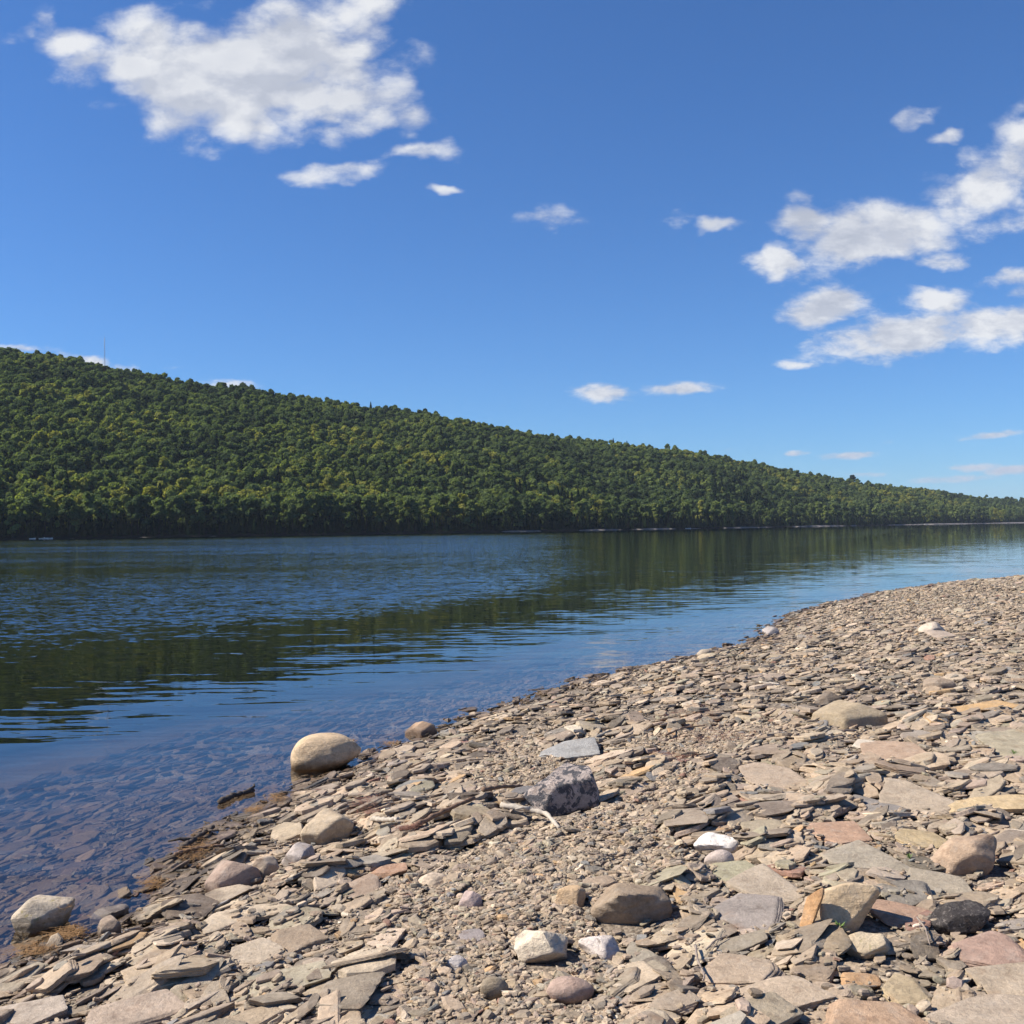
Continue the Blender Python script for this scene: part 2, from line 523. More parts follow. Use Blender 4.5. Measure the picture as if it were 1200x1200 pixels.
GRAV = [[on_beach(*p) for p in poly] for poly in [
    [(440, 1300), (450, 1150), (500, 1090), (470, 1050), (540, 1000), (600, 972), (645, 968), (695, 945), (780, 915), (820, 905), (790, 960), (765, 1010), (730, 1030), (750, 1090), (735, 1150), (700, 1300)],
    [(540, 905), (600, 868), (650, 858), (640, 905), (590, 935)],
    [(770, 890), (800, 845), (900, 838), (890, 900)],
    [(940, 733), (960, 712), (1060, 692), (1260, 674), (1260, 712), (1100, 724)]]]


def gravel_at(x, y):
    x = np.asarray(x, float); y = np.asarray(y, float)
    s = 0.02 * y
    xx = x + s * np.sin(3.1 * y + 2 * x); yy = y + 2 * s * np.sin(2.7 * x + 1.1 * y)
    g = np.zeros(x.shape)
    for P_ in GRAV: g = np.maximum(g, inpoly(xx, yy, P_).astype(float))
    return g


def settle(x, y, a, b, yaw, thick, embed, tiltj, r, cap=0.10, push=True, maxt=24):
    """drop a stone: fit the plane of what is below it; returns centre z, normal"""
    R_ = max(a, b)
    i0 = int((x - R_ - HX0) / CELL); i1 = int((x + R_ - HX0) / CELL) + 1; j0 = int((y - R_ - HY0) / CELL); j1 = int((y + R_ - HY0) / CELL) + 1
    if i0 < 0 or j0 < 0 or i1 >= NXH or j1 >= NYH: return None
    gx_ = GX[j0:j1, i0:i1] - x; gy_ = GY[j0:j1, i0:i1] - y
    ca, sa = math.cos(yaw), math.sin(yaw)
    e = ((gx_ * ca + gy_ * sa) / a) ** 2 + ((-gx_ * sa + gy_ * ca) / b) ** 2
    m = e <= 1.0
    cnt = int(m.sum())
    if cnt < 4:
        j = min(max(int((y - HY0) / CELL), 0), NYH - 1); i = min(max(int((x - HX0) / CELL), 0), NXH - 1)
        return float(HF[j, i]) + thick * (.5 - embed), np.array([r.normal(0, tiltj), r.normal(0, tiltj), 1.0])
    h = HF[j0:j1, i0:i1][m]; xs = gx_[m]; ys = gy_[m]
    mh = float(h.mean()); hc = h - mh
    sxx = float((xs * xs).sum()) + 1e-9; syy = float((ys * ys).sum()) + 1e-9; sxy = float((xs * ys).sum())
    sxh = float((xs * hc).sum()); syh = float((ys * hc).sum()); det = sxx * syy - sxy * sxy + 1e-12
    gxs = (sxh * syy - syh * sxy) / det; gys = (syh * sxx - sxh * sxy) / det
    gxs += r.normal(0, tiltj); gys += r.normal(0, tiltj)
    s = math.hypot(gxs, gys); mt = math.tan(rad(maxt))
    if s > mt: gxs *= mt / s; gys *= mt / s
    hb = float(HB[j0:j1, i0:i1][m].mean())
    z = mh + thick * (.5 - embed)
    z = min(z, hb + cap * min(max((hb + .03) / .12, .15), 1))
    if push:
        top = z + thick * .45 + gxs * gx_ + gys * gy_
        sub_ = HF[j0:j1, i0:i1]
        np.maximum(sub_, np.where(e <= .85, top, -99), out=sub_)
    return z, np.array([-gxs, -gys, 1.0])


def blocked(x, y):
    i = int((x - HX0) / CELL); j = int((y - HY0) / CELL)
    return 0 <= i < NXH and 0 <= j < NYH and BLOCK[j, i]


def in_view(x, y, marg=300, ytop=640):
    px, py, z = project(np.stack([x, y, np.full_like(x, .1)], -1))
    return (px > -marg) & (px < 1200 + marg) & (py < 1200 + marg * 1.3) & (z > 1)


def shore_dir(x, y):
    return 1.05 if x < 2 else 0.75


stones = []      # generic: x,y,z,n,yaw,a,b,c,color idx,colour


def base_layer(n, a0, a1, r, zone, embed=.35, cap=.07, tilt=.10, dmin=-5.0, ymax=38, ylo=2.6, thick=(.14, .34), noblock=True, sm=None, push=True, asp=(1.2, 2.7), sub=False):
    placed = 0; XS = []; YS = []; got = 0
    for _ in range(60):
        K = n * 4
        ys = ylo + (ymax - ylo) * r.uniform(0, 1, K)
        xs = r.uniform(np.maximum(HX0 + .3, -.74 * ys - .3), np.minimum(HX1 - .3, .74 * ys + .5))
        d = dfast(xs, ys); keep = r.uniform(0, 1, K) < ys / ymax        # even density on the ground
        v = keep & (d > dmin) & zone(xs, ys, gravel_at(xs, ys), d, r) & in_view(xs, ys)
        XS.append(xs[v]); YS.append(ys[v]); got += int(v.sum())
        if got >= n: break
    xs = np.concatenate(XS)[:n]; ys = np.concatenate(YS)[:n]
    cols, kk = pick_cols(len(xs), r)
    for i in range(len(xs)):
        x, y = xs[i], ys[i]
        if noblock and blocked(x, y): continue
        L = math.exp(r.uniform(math.log(a0), math.log(a1))) if sm is None else sm(x, y, r)
        a = L * .5; b = a / r.uniform(*asp); th = min(2 * b * r.uniform(*thick), .045)
        yaw = shore_dir(x, y) + r.normal(0, .55)
        if noblock and L > .06:
            c_, s_ = math.cos(yaw) * a * .9, math.sin(yaw) * a * .9
            if blocked(x + c_, y + s_) or blocked(x - c_, y - s_) or blocked(x - s_ * b / a, y + c_ * b / a) or blocked(x + s_ * b / a, y - c_ * b / a): continue
        s = settle(x, y, a, b, yaw, th, embed, tilt, r, cap, push)
        if s is not None:
            q_ = abs(r.normal(0, .12)) * min(1.0, .12 / L + .25)
            s[1][0] -= q_ * .75; s[1][1] += q_ * .45
        if s is None: continue
        stones.append((x, y, s[0], s[1], yaw, a, b, th * .5, kk[i], cols[i]))
        placed += 1
    return placed


r1 = np.random.default_rng(5)
area_view = None
# 1: a bed of small stones everywhere near, coarser farther away
base_layer(7320, .04, .10, r1, lambda x, y, g, d, r: (g < .5), embed=.4, ymax=9, dmin=-6)
base_layer(10980, .08, .18, r1, lambda x, y, g, d, r: (d > -3), embed=.4, ylo=8)

# 2: the named stones -------------------------------------------------
M_ = {}
M_['plain'] = M_STONE
M_['mottle'] = stone_material('mottled_dark_stone', mottled=(19, .47, (.10, .095, .10)), bs=2.2)
M_['quartz'] = stone_material('white_quartz', mottled=(24, .62, (.34, .27, .22)), rough=.6, bs=1.4)
M_['black'] = stone_material('black_slag', mottled=(70, .56, (.20, .17, .15)), bs=2.2)
M_['lichen'] = stone_material('spotted_pale_stone', mottled=(30, .58, (.36, .29, .15)), bs=1.2)
# px, py (centre of the stone in the photograph), width px, visible height px, kind, thickness (share of width), yaw deg, colour, material, name, category, label, landmark
HERO = [
    (380, 882, 76, 41, 'round', .50, 12, (.47, .37, .25), 'plain', 'boulder', 'boulder', 'smooth oval buff boulder lying in the shallow water at the shore', 'the oval buff boulder'),
    (50, 1072, 62, 42, 'block', .62, 20, (.44, .39, .31), 'lichen', 'boulder', 'boulder', 'speckled grey boulder half in the water at the lower left', 'the speckled grey boulder in the water'),
    (650, 924, 76, 62, 'jagged', .72, 40, (.40, .355, .335), 'mottle', 'rock', 'rock', 'jagged white rock mottled with black, tallest on the open gravel', 'the black and white jagged rock'),
    (676, 880, 64, 22, 'slab', .26, 10, (.27, .28, .28), 'plain', 'shale_slab', 'stone', 'blue-grey flat slab just behind the black and white jagged rock', 'the blue-grey slab'),
    (740, 1060, 92, 46, 'block', .40, 12, (.25, .20, .145), 'plain', 'rock', 'rock', 'thick brown block casting a shadow in the middle of the gravel', 'the thick brown block'),
    (638, 1108, 74, 40, 'jagged', .42, 8, (.56, .50, .40), 'quartz', 'rock', 'rock', 'cream yellow stone with a pointed left end beside a small white stone', 'the pointed cream stone'),
    (707, 1107, 42, 28, 'jagged', .55, 0, (.56, .52, .49), 'quartz', 'rock', 'rock', 'small rough white stone right of the pointed cream stone', 'the small rough white stone'),
    (836, 986, 44, 26, 'jagged', .50, -10, (.72, .68, .65), 'quartz', 'rock', 'rock', 'bright white quartz lump with a rounded grey pebble against it', 'the white quartz lump'),
    (843, 1008, 30, 18, 'round', .55, 15, (.40, .35, .32), 'plain', 'pebble', 'stone', 'rounded pinkish grey pebble touching the white quartz lump', None),
    (985, 1060, 78, 60, 'jagged', .62, 5, (.46, .37, .25), 'plain', 'boulder', 'boulder', 'cream tan boulder with an orange slab leaning on its left side', 'the cream tan boulder'),
    (950, 1072, 24, 56, 'slab', .30, 70, (.40, .25, .13), 'plain', 'shale_slab', 'stone', 'narrow orange slab standing up against the cream tan boulder', None),
    (1122, 1076, 60, 38, 'jagged', .55, 5, (.055, .05, .05), 'black', 'rock', 'rock', 'black pitted rock among the pale slabs at the right', 'the black pitted rock'),
    (1134, 1000, 66, 48, 'block', .55, -8, (.34, .26, .19), 'plain', 'rock', 'rock', 'squarish tan block with a dark right side above the black rock', 'the squarish tan block'),
    (985, 975, 62, 30, 'slab', .20, 5, (.35, .24, .17), 'plain', 'shale_slab', 'stone', 'smooth pinkish slab left of the long yellowish slab', 'the smooth pinkish slab'),
    (1076, 984, 62, 24, 'slab', .22, -5, (.38, .31, .19), 'plain', 'shale_slab', 'stone', 'yellowish tan slab between the pinkish slab and the squarish block', 'the yellowish tan slab'),
    (1080, 940, 80, 34, 'slab', .15, 20, (.34, .29, .225), 'plain', 'shale_slab', 'stone', 'broad pale grey slab below the long cream sliver', 'the broad pale grey slab'),
    (1162, 947, 110, 14, 'slab', .12, 3, (.45, .36, .22), 'plain', 'shale_slab', 'stone', 'long thin cream sliver lying level near the right edge', 'the long cream sliver'),
    (1185, 872, 70, 42, 'slab', .16, -20, (.33, .30, .22), 'plain', 'shale_slab', 'stone', 'large greenish grey slab at the right edge above the cream sliver', 'the large greenish slab'),
    (1150, 831, 86, 11, 'slab', .10, 3, (.42, .29, .15), 'plain', 'shale_slab', 'stone', 'long thin ochre slab near the upper right of the beach', 'the long ochre slab'),
    (1000, 834, 84, 34, 'wedge', .40, 10, (.32, .27, .19), 'plain', 'rock', 'rock', 'peaked tan rock beside a small dark pointed stone', 'the peaked tan rock'),
    (972, 816, 26, 20, 'wedge', .60, 0, (.15, .125, .10), 'plain', 'rock', 'rock', 'small dark pointed stone left of the peaked tan rock', None),
    (1091, 735, 30, 15, 'jagged', .45, 5, (.48, .43, .36), 'plain', 'rock', 'rock', 'pale rock standing out on the far gravel at the right', 'the pale rock on the far gravel'),
    (1102, 744, 24, 9, 'slab', .35, 0, (.34, .29, .24), 'plain', 'shale_slab', 'stone', 'small slab leaning on the pale rock on the far gravel', None),
    (1100, 799, 36, 14, 'wedge', .35, 10, (.27, .22, .17), 'plain', 'rock', 'rock', 'dark sided wedge stone above the long ochre slab', 'the dark sided wedge'),
    (866, 1021, 58, 36, 'slab', .15, 30, (.29, .28, .20), 'plain', 'shale_slab', 'stone', 'greenish grey slab just below the white quartz lump', 'the greenish slab below the quartz'),
    (893, 972, 54, 20, 'slab', .20, 0, (.29, .255, .19), 'plain', 'shale_slab', 'stone', 'grey tan slab right of the white quartz lump', None),
    (900, 1037, 74, 40, 'slab', .12, 25, (.33, .285, .225), 'plain', 'shale_slab', 'stone', 'wide pale slab left of the cream tan boulder', 'the wide pale slab'),
    (878, 1070, 72, 38, 'slab', .14, -15, (.235, .215, .20), 'plain', 'shale_slab', 'stone', 'purplish grey slab left of the standing orange slab', 'the purplish grey slab'),
    (868, 1106, 84, 18, 'slab', .12, 12, (.235, .21, .165), 'plain', 'shale_slab', 'stone', 'long narrow olive brown slab between two larger slabs', None),
    (866, 1138, 100, 42, 'slab', .18, 8, (.33, .27, .205), 'plain', 'shale_slab', 'stone', 'big smooth tan slab with a rounded left end near the bottom', 'the big smooth tan slab'),
    (918, 1166, 92, 40, 'slab', .20, 12, (.36, .30, .23), 'plain', 'shale_slab', 'stone', 'tan slab with a dark front edge below the big smooth slab', 'the dark edged tan slab'),
    (1008, 1150, 52, 20, 'slab', .26, 2, (.38, .25, .14), 'plain', 'shale_slab', 'stone', 'bright orange brick-like slab near the bottom edge', 'the bright orange slab'),
    (1064, 1162, 58, 28, 'slab', .22, -15, (.36, .30, .20), 'plain', 'shale_slab', 'stone', 'buff slab with pink edge right of the bright orange slab', None),
    (1025, 1196, 110, 40, 'slab', .14, 10, (.36, .26, .18), 'plain', 'shale_slab', 'stone', 'large orange pink slab cut by the bottom edge of the picture', 'the large orange pink slab'),
    (1163, 1120, 84, 40, 'slab', .22, 5, (.30, .215, .175), 'plain', 'shale_slab', 'stone', 'reddish slab below the black pitted rock at the right edge', 'the reddish slab'),
    (1185, 1152, 90, 38, 'slab', .14, 20, (.33, .28, .215), 'plain', 'shale_slab', 'stone', 'large grey tan slab under the reddish slab', None),
    (1165, 1192, 120, 44, 'slab', .12, 10, (.34, .29, .23), 'plain', 'shale_slab', 'stone', 'broadest grey slab in the bottom right corner', 'the broadest grey slab in the corner'),
    (1012, 1110, 58, 24, 'block', .28, 0, (.50, .43, .31), 'lichen', 'rock', 'rock', 'cream broken stone in front of the cream tan boulder', None),
    (1048, 1069, 74, 28, 'slab', .18, -4, (.34, .235, .17), 'plain', 'shale_slab', 'stone', 'reddish tan slab between the cream boulder and the black rock', 'the reddish tan slab'),
    (1010, 1008, 84, 34, 'slab', .12, 10, (.285, .26, .21), 'plain', 'shale_slab', 'stone', 'wide layered grey slab above the cream tan boulder', 'the wide layered slab'),
    (1028, 940, 40, 34, 'slab', .14, 60, (.20, .19, .18), 'plain', 'shale_slab', 'stone', 'dark grey diamond shaped slab left of the broad pale slab', None),
    (1100, 1035, 74, 36, 'slab', .13, 25, (.29, .26, .205), 'plain', 'shale_slab', 'stone', 'grey tan slab directly behind the black pitted rock', None),
    (1000, 1122, 1, 1, None, 0, 0, None, None, None, None, None, None),
    (667, 1160, 50, 28, 'round', .42, 0, (.34, .26, .22), 'plain', 'pebble', 'stone', 'pinkish rounded stone below the pointed cream stone', 'the pinkish rounded stone'),
    (578, 1156, 30, 25, 'round', .62, 0, (.26, .22, .16), 'plain', 'pebble', 'stone', 'olive rounded pebble low in the open gravel', 'the olive rounded pebble'),
    (531, 1129, 26, 16, 'jagged', .45, 0, (.50, .48, .47), 'quartz', 'pebble', 'stone', 'white grey chip lying alone left of the pointed cream stone', 'the lone white grey chip'),
    (672, 1049, 36, 24, 'block', .50, 30, (.43, .32, .20), 'plain', 'rock', 'rock', 'small orange tan stone left of the thick brown block', None),
    (704, 1034, 48, 16, 'slab', .25, 15, (.28, .225, .17), 'plain', 'shale_slab', 'stone', 'low brown slab behind the thick brown block', None),
    (508, 1030, 36, 14, 'block', .30, 5, (.52, .44, .34), 'quartz', 'pebble', 'stone', 'pale cream stone flush with the gravel right of a brown slab', 'the pale cream stone in the gravel'),
    (553, 1052, 28, 24, 'wedge', .55, 40, (.40, .33, .31), 'plain', 'pebble', 'stone', 'pinkish grey pointed stone below the pale cream stone', None),
    (553, 1097, 30, 18, 'slab', .14, 40, (.25, .23, .23), 'plain', 'shale_slab', 'stone', 'thin purple grey flake left of the pointed cream stone', None),
    (456, 1020, 50, 14, 'slab', .22, 14, (.34, .22, .15), 'plain', 'shale_slab', 'stone', 'orange brown slab left of the pale cream stone', 'the orange brown slab'),
    (424, 1040, 54, 22, 'slab', .16, 16, (.28, .22, .17), 'plain', 'shale_slab', 'stone', 'brown slab touching the orange brown slab', None),
    (494, 851, 38, 22, 'wedge', .50, 20, (.33, .24, .165), 'plain', 'rock', 'rock', 'pointed brown rock at the waterline right of the oval boulder', 'the pointed rock at the waterline'),
    (432, 877, 13, 10, 'jagged', .7, 0, (.42, .36, .30), 'plain', 'pebble', 'stone', 'small upright stone just right of the oval boulder', None),
    (825, 765, 18, 9, 'round', .5, 0, (.33, .29, .235), 'plain', 'pebble', 'stone', 'rounded pale stone on the far waterline', 'the rounded stone on the far waterline'),
    (905, 739, 22, 11, 'jagged', .5, 0, (.33, .31, .30), 'plain', 'rock', 'rock', 'grey rock at the inner corner of the waterline', 'the grey rock at the waterline corner'),
    (272, 1022, 62, 38, 'wedge', .40, 30, (.30, .235, .195), 'plain', 'rock', 'rock', 'large purplish angular rock near the water left of centre', 'the purplish angular rock'),
    (384, 968, 62, 36, 'block', .42, 20, (.38, .32, .235), 'plain', 'rock', 'rock', 'cream tan rock with a dark hollow on its right side', 'the cream tan rock near the water'),
    (336, 974, 44, 24, 'slab', .28, 20, (.37, .315, .23), 'plain', 'shale_slab', 'stone', 'pale tan slab left of the cream tan rock', None),
    (352, 998, 38, 30, 'jagged', .55, 20, (.37, .34, .32), 'plain', 'rock', 'rock', 'cracked light grey rock below the cream tan rock', 'the cracked light grey rock'),
    (312, 1012, 34, 24, 'block', .50, 0, (.36, .31, .25), 'plain', 'rock', 'rock', 'small pale block between the purplish and cracked grey rocks', None),
    (130, 1065, 50, 20, 'block', .40, 5, (.31, .29, .27), 'plain', 'rock', 'rock', 'low grey rock at the waterline right of the speckled boulder', 'the low grey waterline rock'),
    (128, 1086, 32, 28, 'block', .50, 0, (.24, .195, .155), 'plain', 'rock', 'rock', 'small brown block just below the low grey waterline rock', None),
    (347, 1098, 62, 34, 'slab', .26, 35, (.26, .21, .155), 'plain', 'shale_slab', 'stone', 'brown slab with a dark right edge at left centre', 'the brown dark edged slab'),
    (300, 1112, 58, 36, 'slab', .15, 35, (.37, .32, .25), 'plain', 'shale_slab', 'stone', 'pale angular slab left of the brown dark edged slab', None),
    (155, 1190, 110, 44, 'slab', .18, 40, (.34, .28, .225), 'plain', 'shale_slab', 'stone', 'broad tan slab near the bottom left of the picture', 'the broad tan slab at bottom left'),
    (38, 1185, 88, 44, 'slab', .22, 40, (.33, .29, .245), 'plain', 'shale_slab', 'stone', 'long grey slab in the bottom left corner', 'the long grey slab in the left corner'),
    (262, 1048, 66, 22, 'slab', .14, 18, (.33, .285, .225), 'plain', 'shale_slab', 'stone', 'flat pale slab below the purplish angular rock', None),
    (905, 908, 78, 36, 'slab', .18, 14, (.34, .28, .215), 'plain', 'shale_slab', 'stone', 'broad tan slab above the smooth pinkish slab', 'the broad tan slab at right centre'),
    (1046, 882, 70, 26, 'slab', .22, 20, (.33, .25, .185), 'plain', 'shale_slab', 'stone', 'tilted tan slab below the peaked tan rock', None),
    (1017, 872, 44, 14, 'slab', .18, 0, (.52, .48, .40), 'plain', 'shale_slab', 'stone', 'pale cream slab in front of the peaked tan rock', None),
]
HERO = [h for h in HERO if h[4]]
EXTRA_LABEL = []
rh = np.random.default_rng(77)
landmarks = []      # (px, py, phrase)
hero_objs = []
GRP = 'shale stones strewn over the beach'


def stone_object(name, V, Fc, loc, R, col, mat, smooth_ang=32):
    me = mesh_np(name, V, Fc, True, col=np.asarray(col), mat=mat)
    try: me.set_sharp_from_angle(angle=rad(smooth_ang))
    except Exception: pass
    o = link(name, me)
    T = Matrix([[R[0][0], R[0][1], R[0][2], loc[0]], [R[1][0], R[1][1], R[1][2], loc[1]], [R[2][0], R[2][1], R[2][2], loc[2]], [0, 0, 0, 1]])
    o.matrix_world = T
    return o


for k, (px, py, w, h, kind, tk, yawd, col, mt, name, cat, label, lm) in enumerate(HERO):
    col = tuple(min(c * m, .8) for c, m in zip(col, (1.15, 1.05, .96)))
    # foot of the stone: a bit under its visible centre
    fx_, fy_ = on_beach(px, py + h * .5)
    if float(beach_z(np.array([fx_]), np.array([fy_]))[0]) < 0:
        q_ = on_plane(px, py + h * .5, 0); fx_, fy_ = q_.x, q_.y
    depth = float(project([[fx_, fy_, .2]])[2][0])
    W = w / F * depth                                   # real width across the view
    eh = (H - float(beach_z(np.array([fx_]), np.array([fy_]))[0])) / math.hypot(depth, H)   # sine of the view's downward angle
    hv = h / F * depth
    if kind == 'slab':
        T = max(tk * W * .75, .012)
        Dp = min(max((hv - T * .7) / max(eh, .05), W * .35), W * 1.9)
    else:
        Dp = W * {'round': .72, 'block': .75, 'jagged': .8, 'wedge': .7}[kind]
        T = math.sqrt(max(hv * hv - (Dp * eh * .75) ** 2, (.28 * W) ** 2)) * 1.22
    a, b = W * .53, Dp * .52
    yaw = rad(yawd)
    gxw = fx_ * (1 + Dp * .45 / depth); gyw = fy_ + Dp * .45
    if name == 'shale_slab' and kind == 'slab' and h > 50:   # standing slab
        a, b, T = .5 * hv * 1.05, .5 * W * .8, W * .5
        z0 = float(beach_z(np.array([gxw]), np.array([gyw]))[0])
        R = basis((-.75, -.35, .45), rad(80))
        R = np.stack([np.array([.35, .15, .92]) / np.linalg.norm([.35, .15, .92]), [0, 0, 0], [0, 0, 0]], 1)
        ax = R[:, 0]; nn = np.array([-.62, -.72, .3]); nn -= ax * (nn @ ax); nn /= np.linalg.norm(nn)
        R = np.stack([ax, np.cross(nn, ax), nn], 1)
        V, Fc = rock(4, a, b, T * .35, kind, 300 + k)
        o = stone_object(name, V, Fc, (gxw, gyw, z0 + a * .8), R, col, M_[mt])
    else:
        emb = .22 if kind in ('slab',) else .30
        yaw_eff = yaw * (.6 if b > .6 * a else 1)
        if kind == 'round' and py < 1100 and px < 450: emb = .18
        s = settle(gxw, gyw, a * .95, b * .95, yaw_eff, T, emb, .03, rh, .2, True, 12 if kind != 'slab' else 15)
        if s is None: continue
        if px in (380, 50): s = (T * .5 - T * .2, np.array([-.15 if px == 380 else 0, -.1, 1.0]))
        nrm = s[1]
        if kind == 'slab': nrm = nrm + np.array([-.02, -.10, 0])      # shingled: most slabs face the viewer a little
        V, Fc = rock(5 if w > 55 else 4, a, b, T * .5, kind, 300 + k)
        o = stone_object(name, V, Fc, (gxw, gyw, s[0]), basis(nrm, yaw_eff), col, M_[mt])
    tag(o, label, cat, GRP, 'thing')
    hero_objs.append(o)
    if lm: landmarks.append((px, py, lm))
    # keep others off it
    if kind == 'slab': m = (((GX - gxw) / (a * .92)) ** 2 + ((GY - gyw) / (max(b, .04) * .92)) ** 2) < 1
    else: m = (((GX - gxw) / (a * 1.02)) ** 2 + ((GY - gyw + Dp * .25) / (max(b, .04) + Dp * .28)) ** 2) < 1
    BLOCK |= m

# 3: the slabs of the beach -------------------------------------------
def slab_sm(x, y, r):
    m = np.interp(y, [3, 5, 8, 12, 20, 38], [.165, .175, .185, .20, .215, .17])
    return float(np.clip(r.lognormal(math.log(m), .42), .05, .30))
base_layer(8052, 0, 0, r1, lambda x, y, g, d, r: (g < .5) & (r.uniform(0, 1, len(x)) < np.clip((d + 8) / 4, 0, 1)), embed=.30, cap=.11, sm=slab_sm, tilt=.07, thick=(.09, .24), dmin=-8, ymax=9)
base_layer(1098, 0, 0, r1, lambda x, y, g, d, r: (g < .5) & (x > .55), embed=.30, cap=.11, sm=lambda x, y, r: slab_sm(x, y, r) * 1.12, tilt=.07, thick=(.09, .2), ymax=9)
base_layer(793, .07, .22, r1, lambda x, y, g, d, r: g > .5, embed=.45, cap=.06, tilt=.05, thick=(.1, .2), ymax=9)
base_layer(732, .035, .08, r1, lambda x, y, g, d, r: (g < .5), embed=.3, cap=.10, tilt=.16, thick=(.15, .4), ymax=8.5, dmin=-2)
base_layer(15250, 0, 0, r1, lambda x, y, g, d, r: (g < .5) | (r.uniform(0, 1, len(x)) < .25), embed=.28, cap=.12, sm=slab_sm, tilt=.07, thick=(.09, .24), dmin=-4.5, ylo=8.8)
base_layer(1830, .03, .12, r1, lambda x, y, g, d, r: (g > .5), embed=.4, cap=.05, tilt=.08, ymax=9)
n_mid = len(stones)

# choose the ones that show largest
P = np.array([[s[0], s[1], s[2]] for s in stones])
px, py, dz = project(P)
vis = (px > 0) & (px < 1200) & (py < 1200) & (P[:, 2] > -.01)
A = np.array([s[5] * s[6] for s in stones]) * (F / dz) ** 2 * np.clip((H - P[:, 2]) / dz, .05, 1)
# height above what finally covers it
ii = np.clip(((P[:, 0] - HX0) / CELL).astype(int), 0, NXH - 1); jj = np.clip(((P[:, 1] - HY0) / CELL).astype(int), 0, NYH - 1)
cover = HF[jj, ii] - (P[:, 2] + np.array([s[7] for s in stones]))
score = np.where(vis & (cover < .012), A, 0)
NIND = 300 - len(hero_objs)
order = np.argsort(-score)[:NIND]
chosen = set(order.tolist())
ORD = ['nearest', 'second', 'third', 'fourth', 'fifth', 'sixth', 'seventh', 'eighth', 'ninth', 'tenth', 'eleventh', 'twelfth', 'thirteenth', 'fourteenth', 'fifteenth', 'sixteenth', 'seventeenth', 'eighteenth', 'nineteenth', 'twentieth']
info = []
for q in order:
    x0, y0 = px[q], py[q]
    best = min(range(len(landmarks)), key=lambda t: (landmarks[t][0] - x0) ** 2 + (1.6 * (landmarks[t][1] - y0)) ** 2)
    L = landmarks[best]; dx, dy = x0 - L[0], (y0 - L[1]) * 1.6
    dr = ('right of' if dx > 0 else 'left of') if abs(dx) > abs(dy) else ('in front of' if dy > 0 else 'behind')
    info.append((q, best, dr, math.hypot(dx, dy)))
cnt = {}
for q, best, dr, dd_ in sorted(info, key=lambda t: t[3]):
    s = stones[q]; key = (best, dr, s[8]); n = cnt.get(key, 0); cnt[key] = n + 1
    L_ = 2 * s[5]
    size = 'long' if s[5] / s[6] > 1.85 else ('broad' if L_ > .2 else 'small')
    cn = PAL[s[8]][1]
    label = f"{ORD[min(n, 19)]} {cn} slab {dr} {landmarks[best][2]}"
    V, Fc = rock(4 if dz[q] < 9 else 3, s[5] * 1.05, s[6] * 1.08, s[7], 'slab', 5000 + int(q))
    o = stone_object('shale_slab', V, Fc, s[:3], basis(s[3], s[4]), s[9], M_STONE)
    tag(o, label, 'stone', GRP, 'thing')

# 4: pebbles scattered over everything near (no piling among themselves)
def pebbles(n, a0, a1, ymax, want_gravel, r, dmin=-1.5, ylo=2.4):
    K = n * 8
    ys = ymax * np.sqrt(r.uniform((ylo / ymax) ** 2, 1, K)); xs = r.uniform(np.maximum(HX0 + .3, -.72 * ys - .2), np.minimum(HX1 - .3, .72 * ys + .3))
    v = in_view(xs, ys, 280); v &= dfast(xs, ys) > dmin
    g_ = gravel_at(xs, ys) > .5
    v &= (g_ | (r.uniform(0, 1, K) > want_gravel))
    xs = xs[v]; ys = ys[v]
    ii = ((xs - HX0) / CELL).astype(int); jj = ((ys - HY0) / CELL).astype(int)
    ok = ~BLOCK[jj, ii] & ((HF[jj, ii] - HB[jj, ii] < .035) | (r.uniform(0, 1, len(xs)) < .015))
    xs, ys, ii, jj = xs[ok][:n], ys[ok][:n], ii[ok][:n], jj[ok][:n]
    n = len(xs)
    L = np.clip(np.exp(r.normal(math.log(math.sqrt(a0 * a1)), math.log(a1 / a0) * .42, n)), a0 * .6, a1 * 1.8) * .5
    z = HF[jj, ii] + L * .15
    cols, kk = pick_cols(n, r)
    return xs, ys, z, L, cols


# ---------------- everything that is not an individual goes into one shingle mesh
def proto(nang, rings, seed):
    r = np.random.default_rng(seed)
    th = np.linspace(0, 2 * math.pi, nang, endpoint=False) + r.uniform(-.30, .30, nang) * (6.28 / nang) * 1.2
    rr = r.uniform(.78, 1.06, nang)
    V = [[r.uniform(-.2, .2), r.uniform(-.2, .2), 1.0 + r.uniform(-.1, .12)]]
    tx, ty = r.uniform(-.18, .18, 2)
    for (rad_, z) in rings:
        j = 1 + r.uniform(-.06, .06, nang)
        for t, q, jj_ in zip(th, rr, j):
            x, y = math.cos(t) * q * rad_ * jj_, math.sin(t) * q * rad_ * jj_
            V.append([x, y, z + (tx * x + ty * y if z > 0 else 0) + r.uniform(-.06, .06)])
    return np.array(V)


def topo(nang, nr):
    tri = [[0, 1 + i, 1 + (i + 1) % nang] for i in range(nang)]
    qd = []
    for k in range(nr - 1):
        for i in range(nang):
            a = 1 + k * nang + i; b = 1 + k * nang + (i + 1) % nang
            qd.append([a, a + nang, b + nang, b])
    return np.array(tri), np.array(qd)


RB = [(.90, .98), (1.0, .72), (1.03, -.5), (.9, -1)]
RS = [(.72, .92), (1.0, .25), (.9, -1)]
PROTO_B = np.stack([proto(8, RB, 900 + i) for i in range(60)]); TB = topo(8, 4)
PROTO_S = np.stack([proto(6, RS, 700 + i) for i in range(40)]); TS = topo(6, 3)


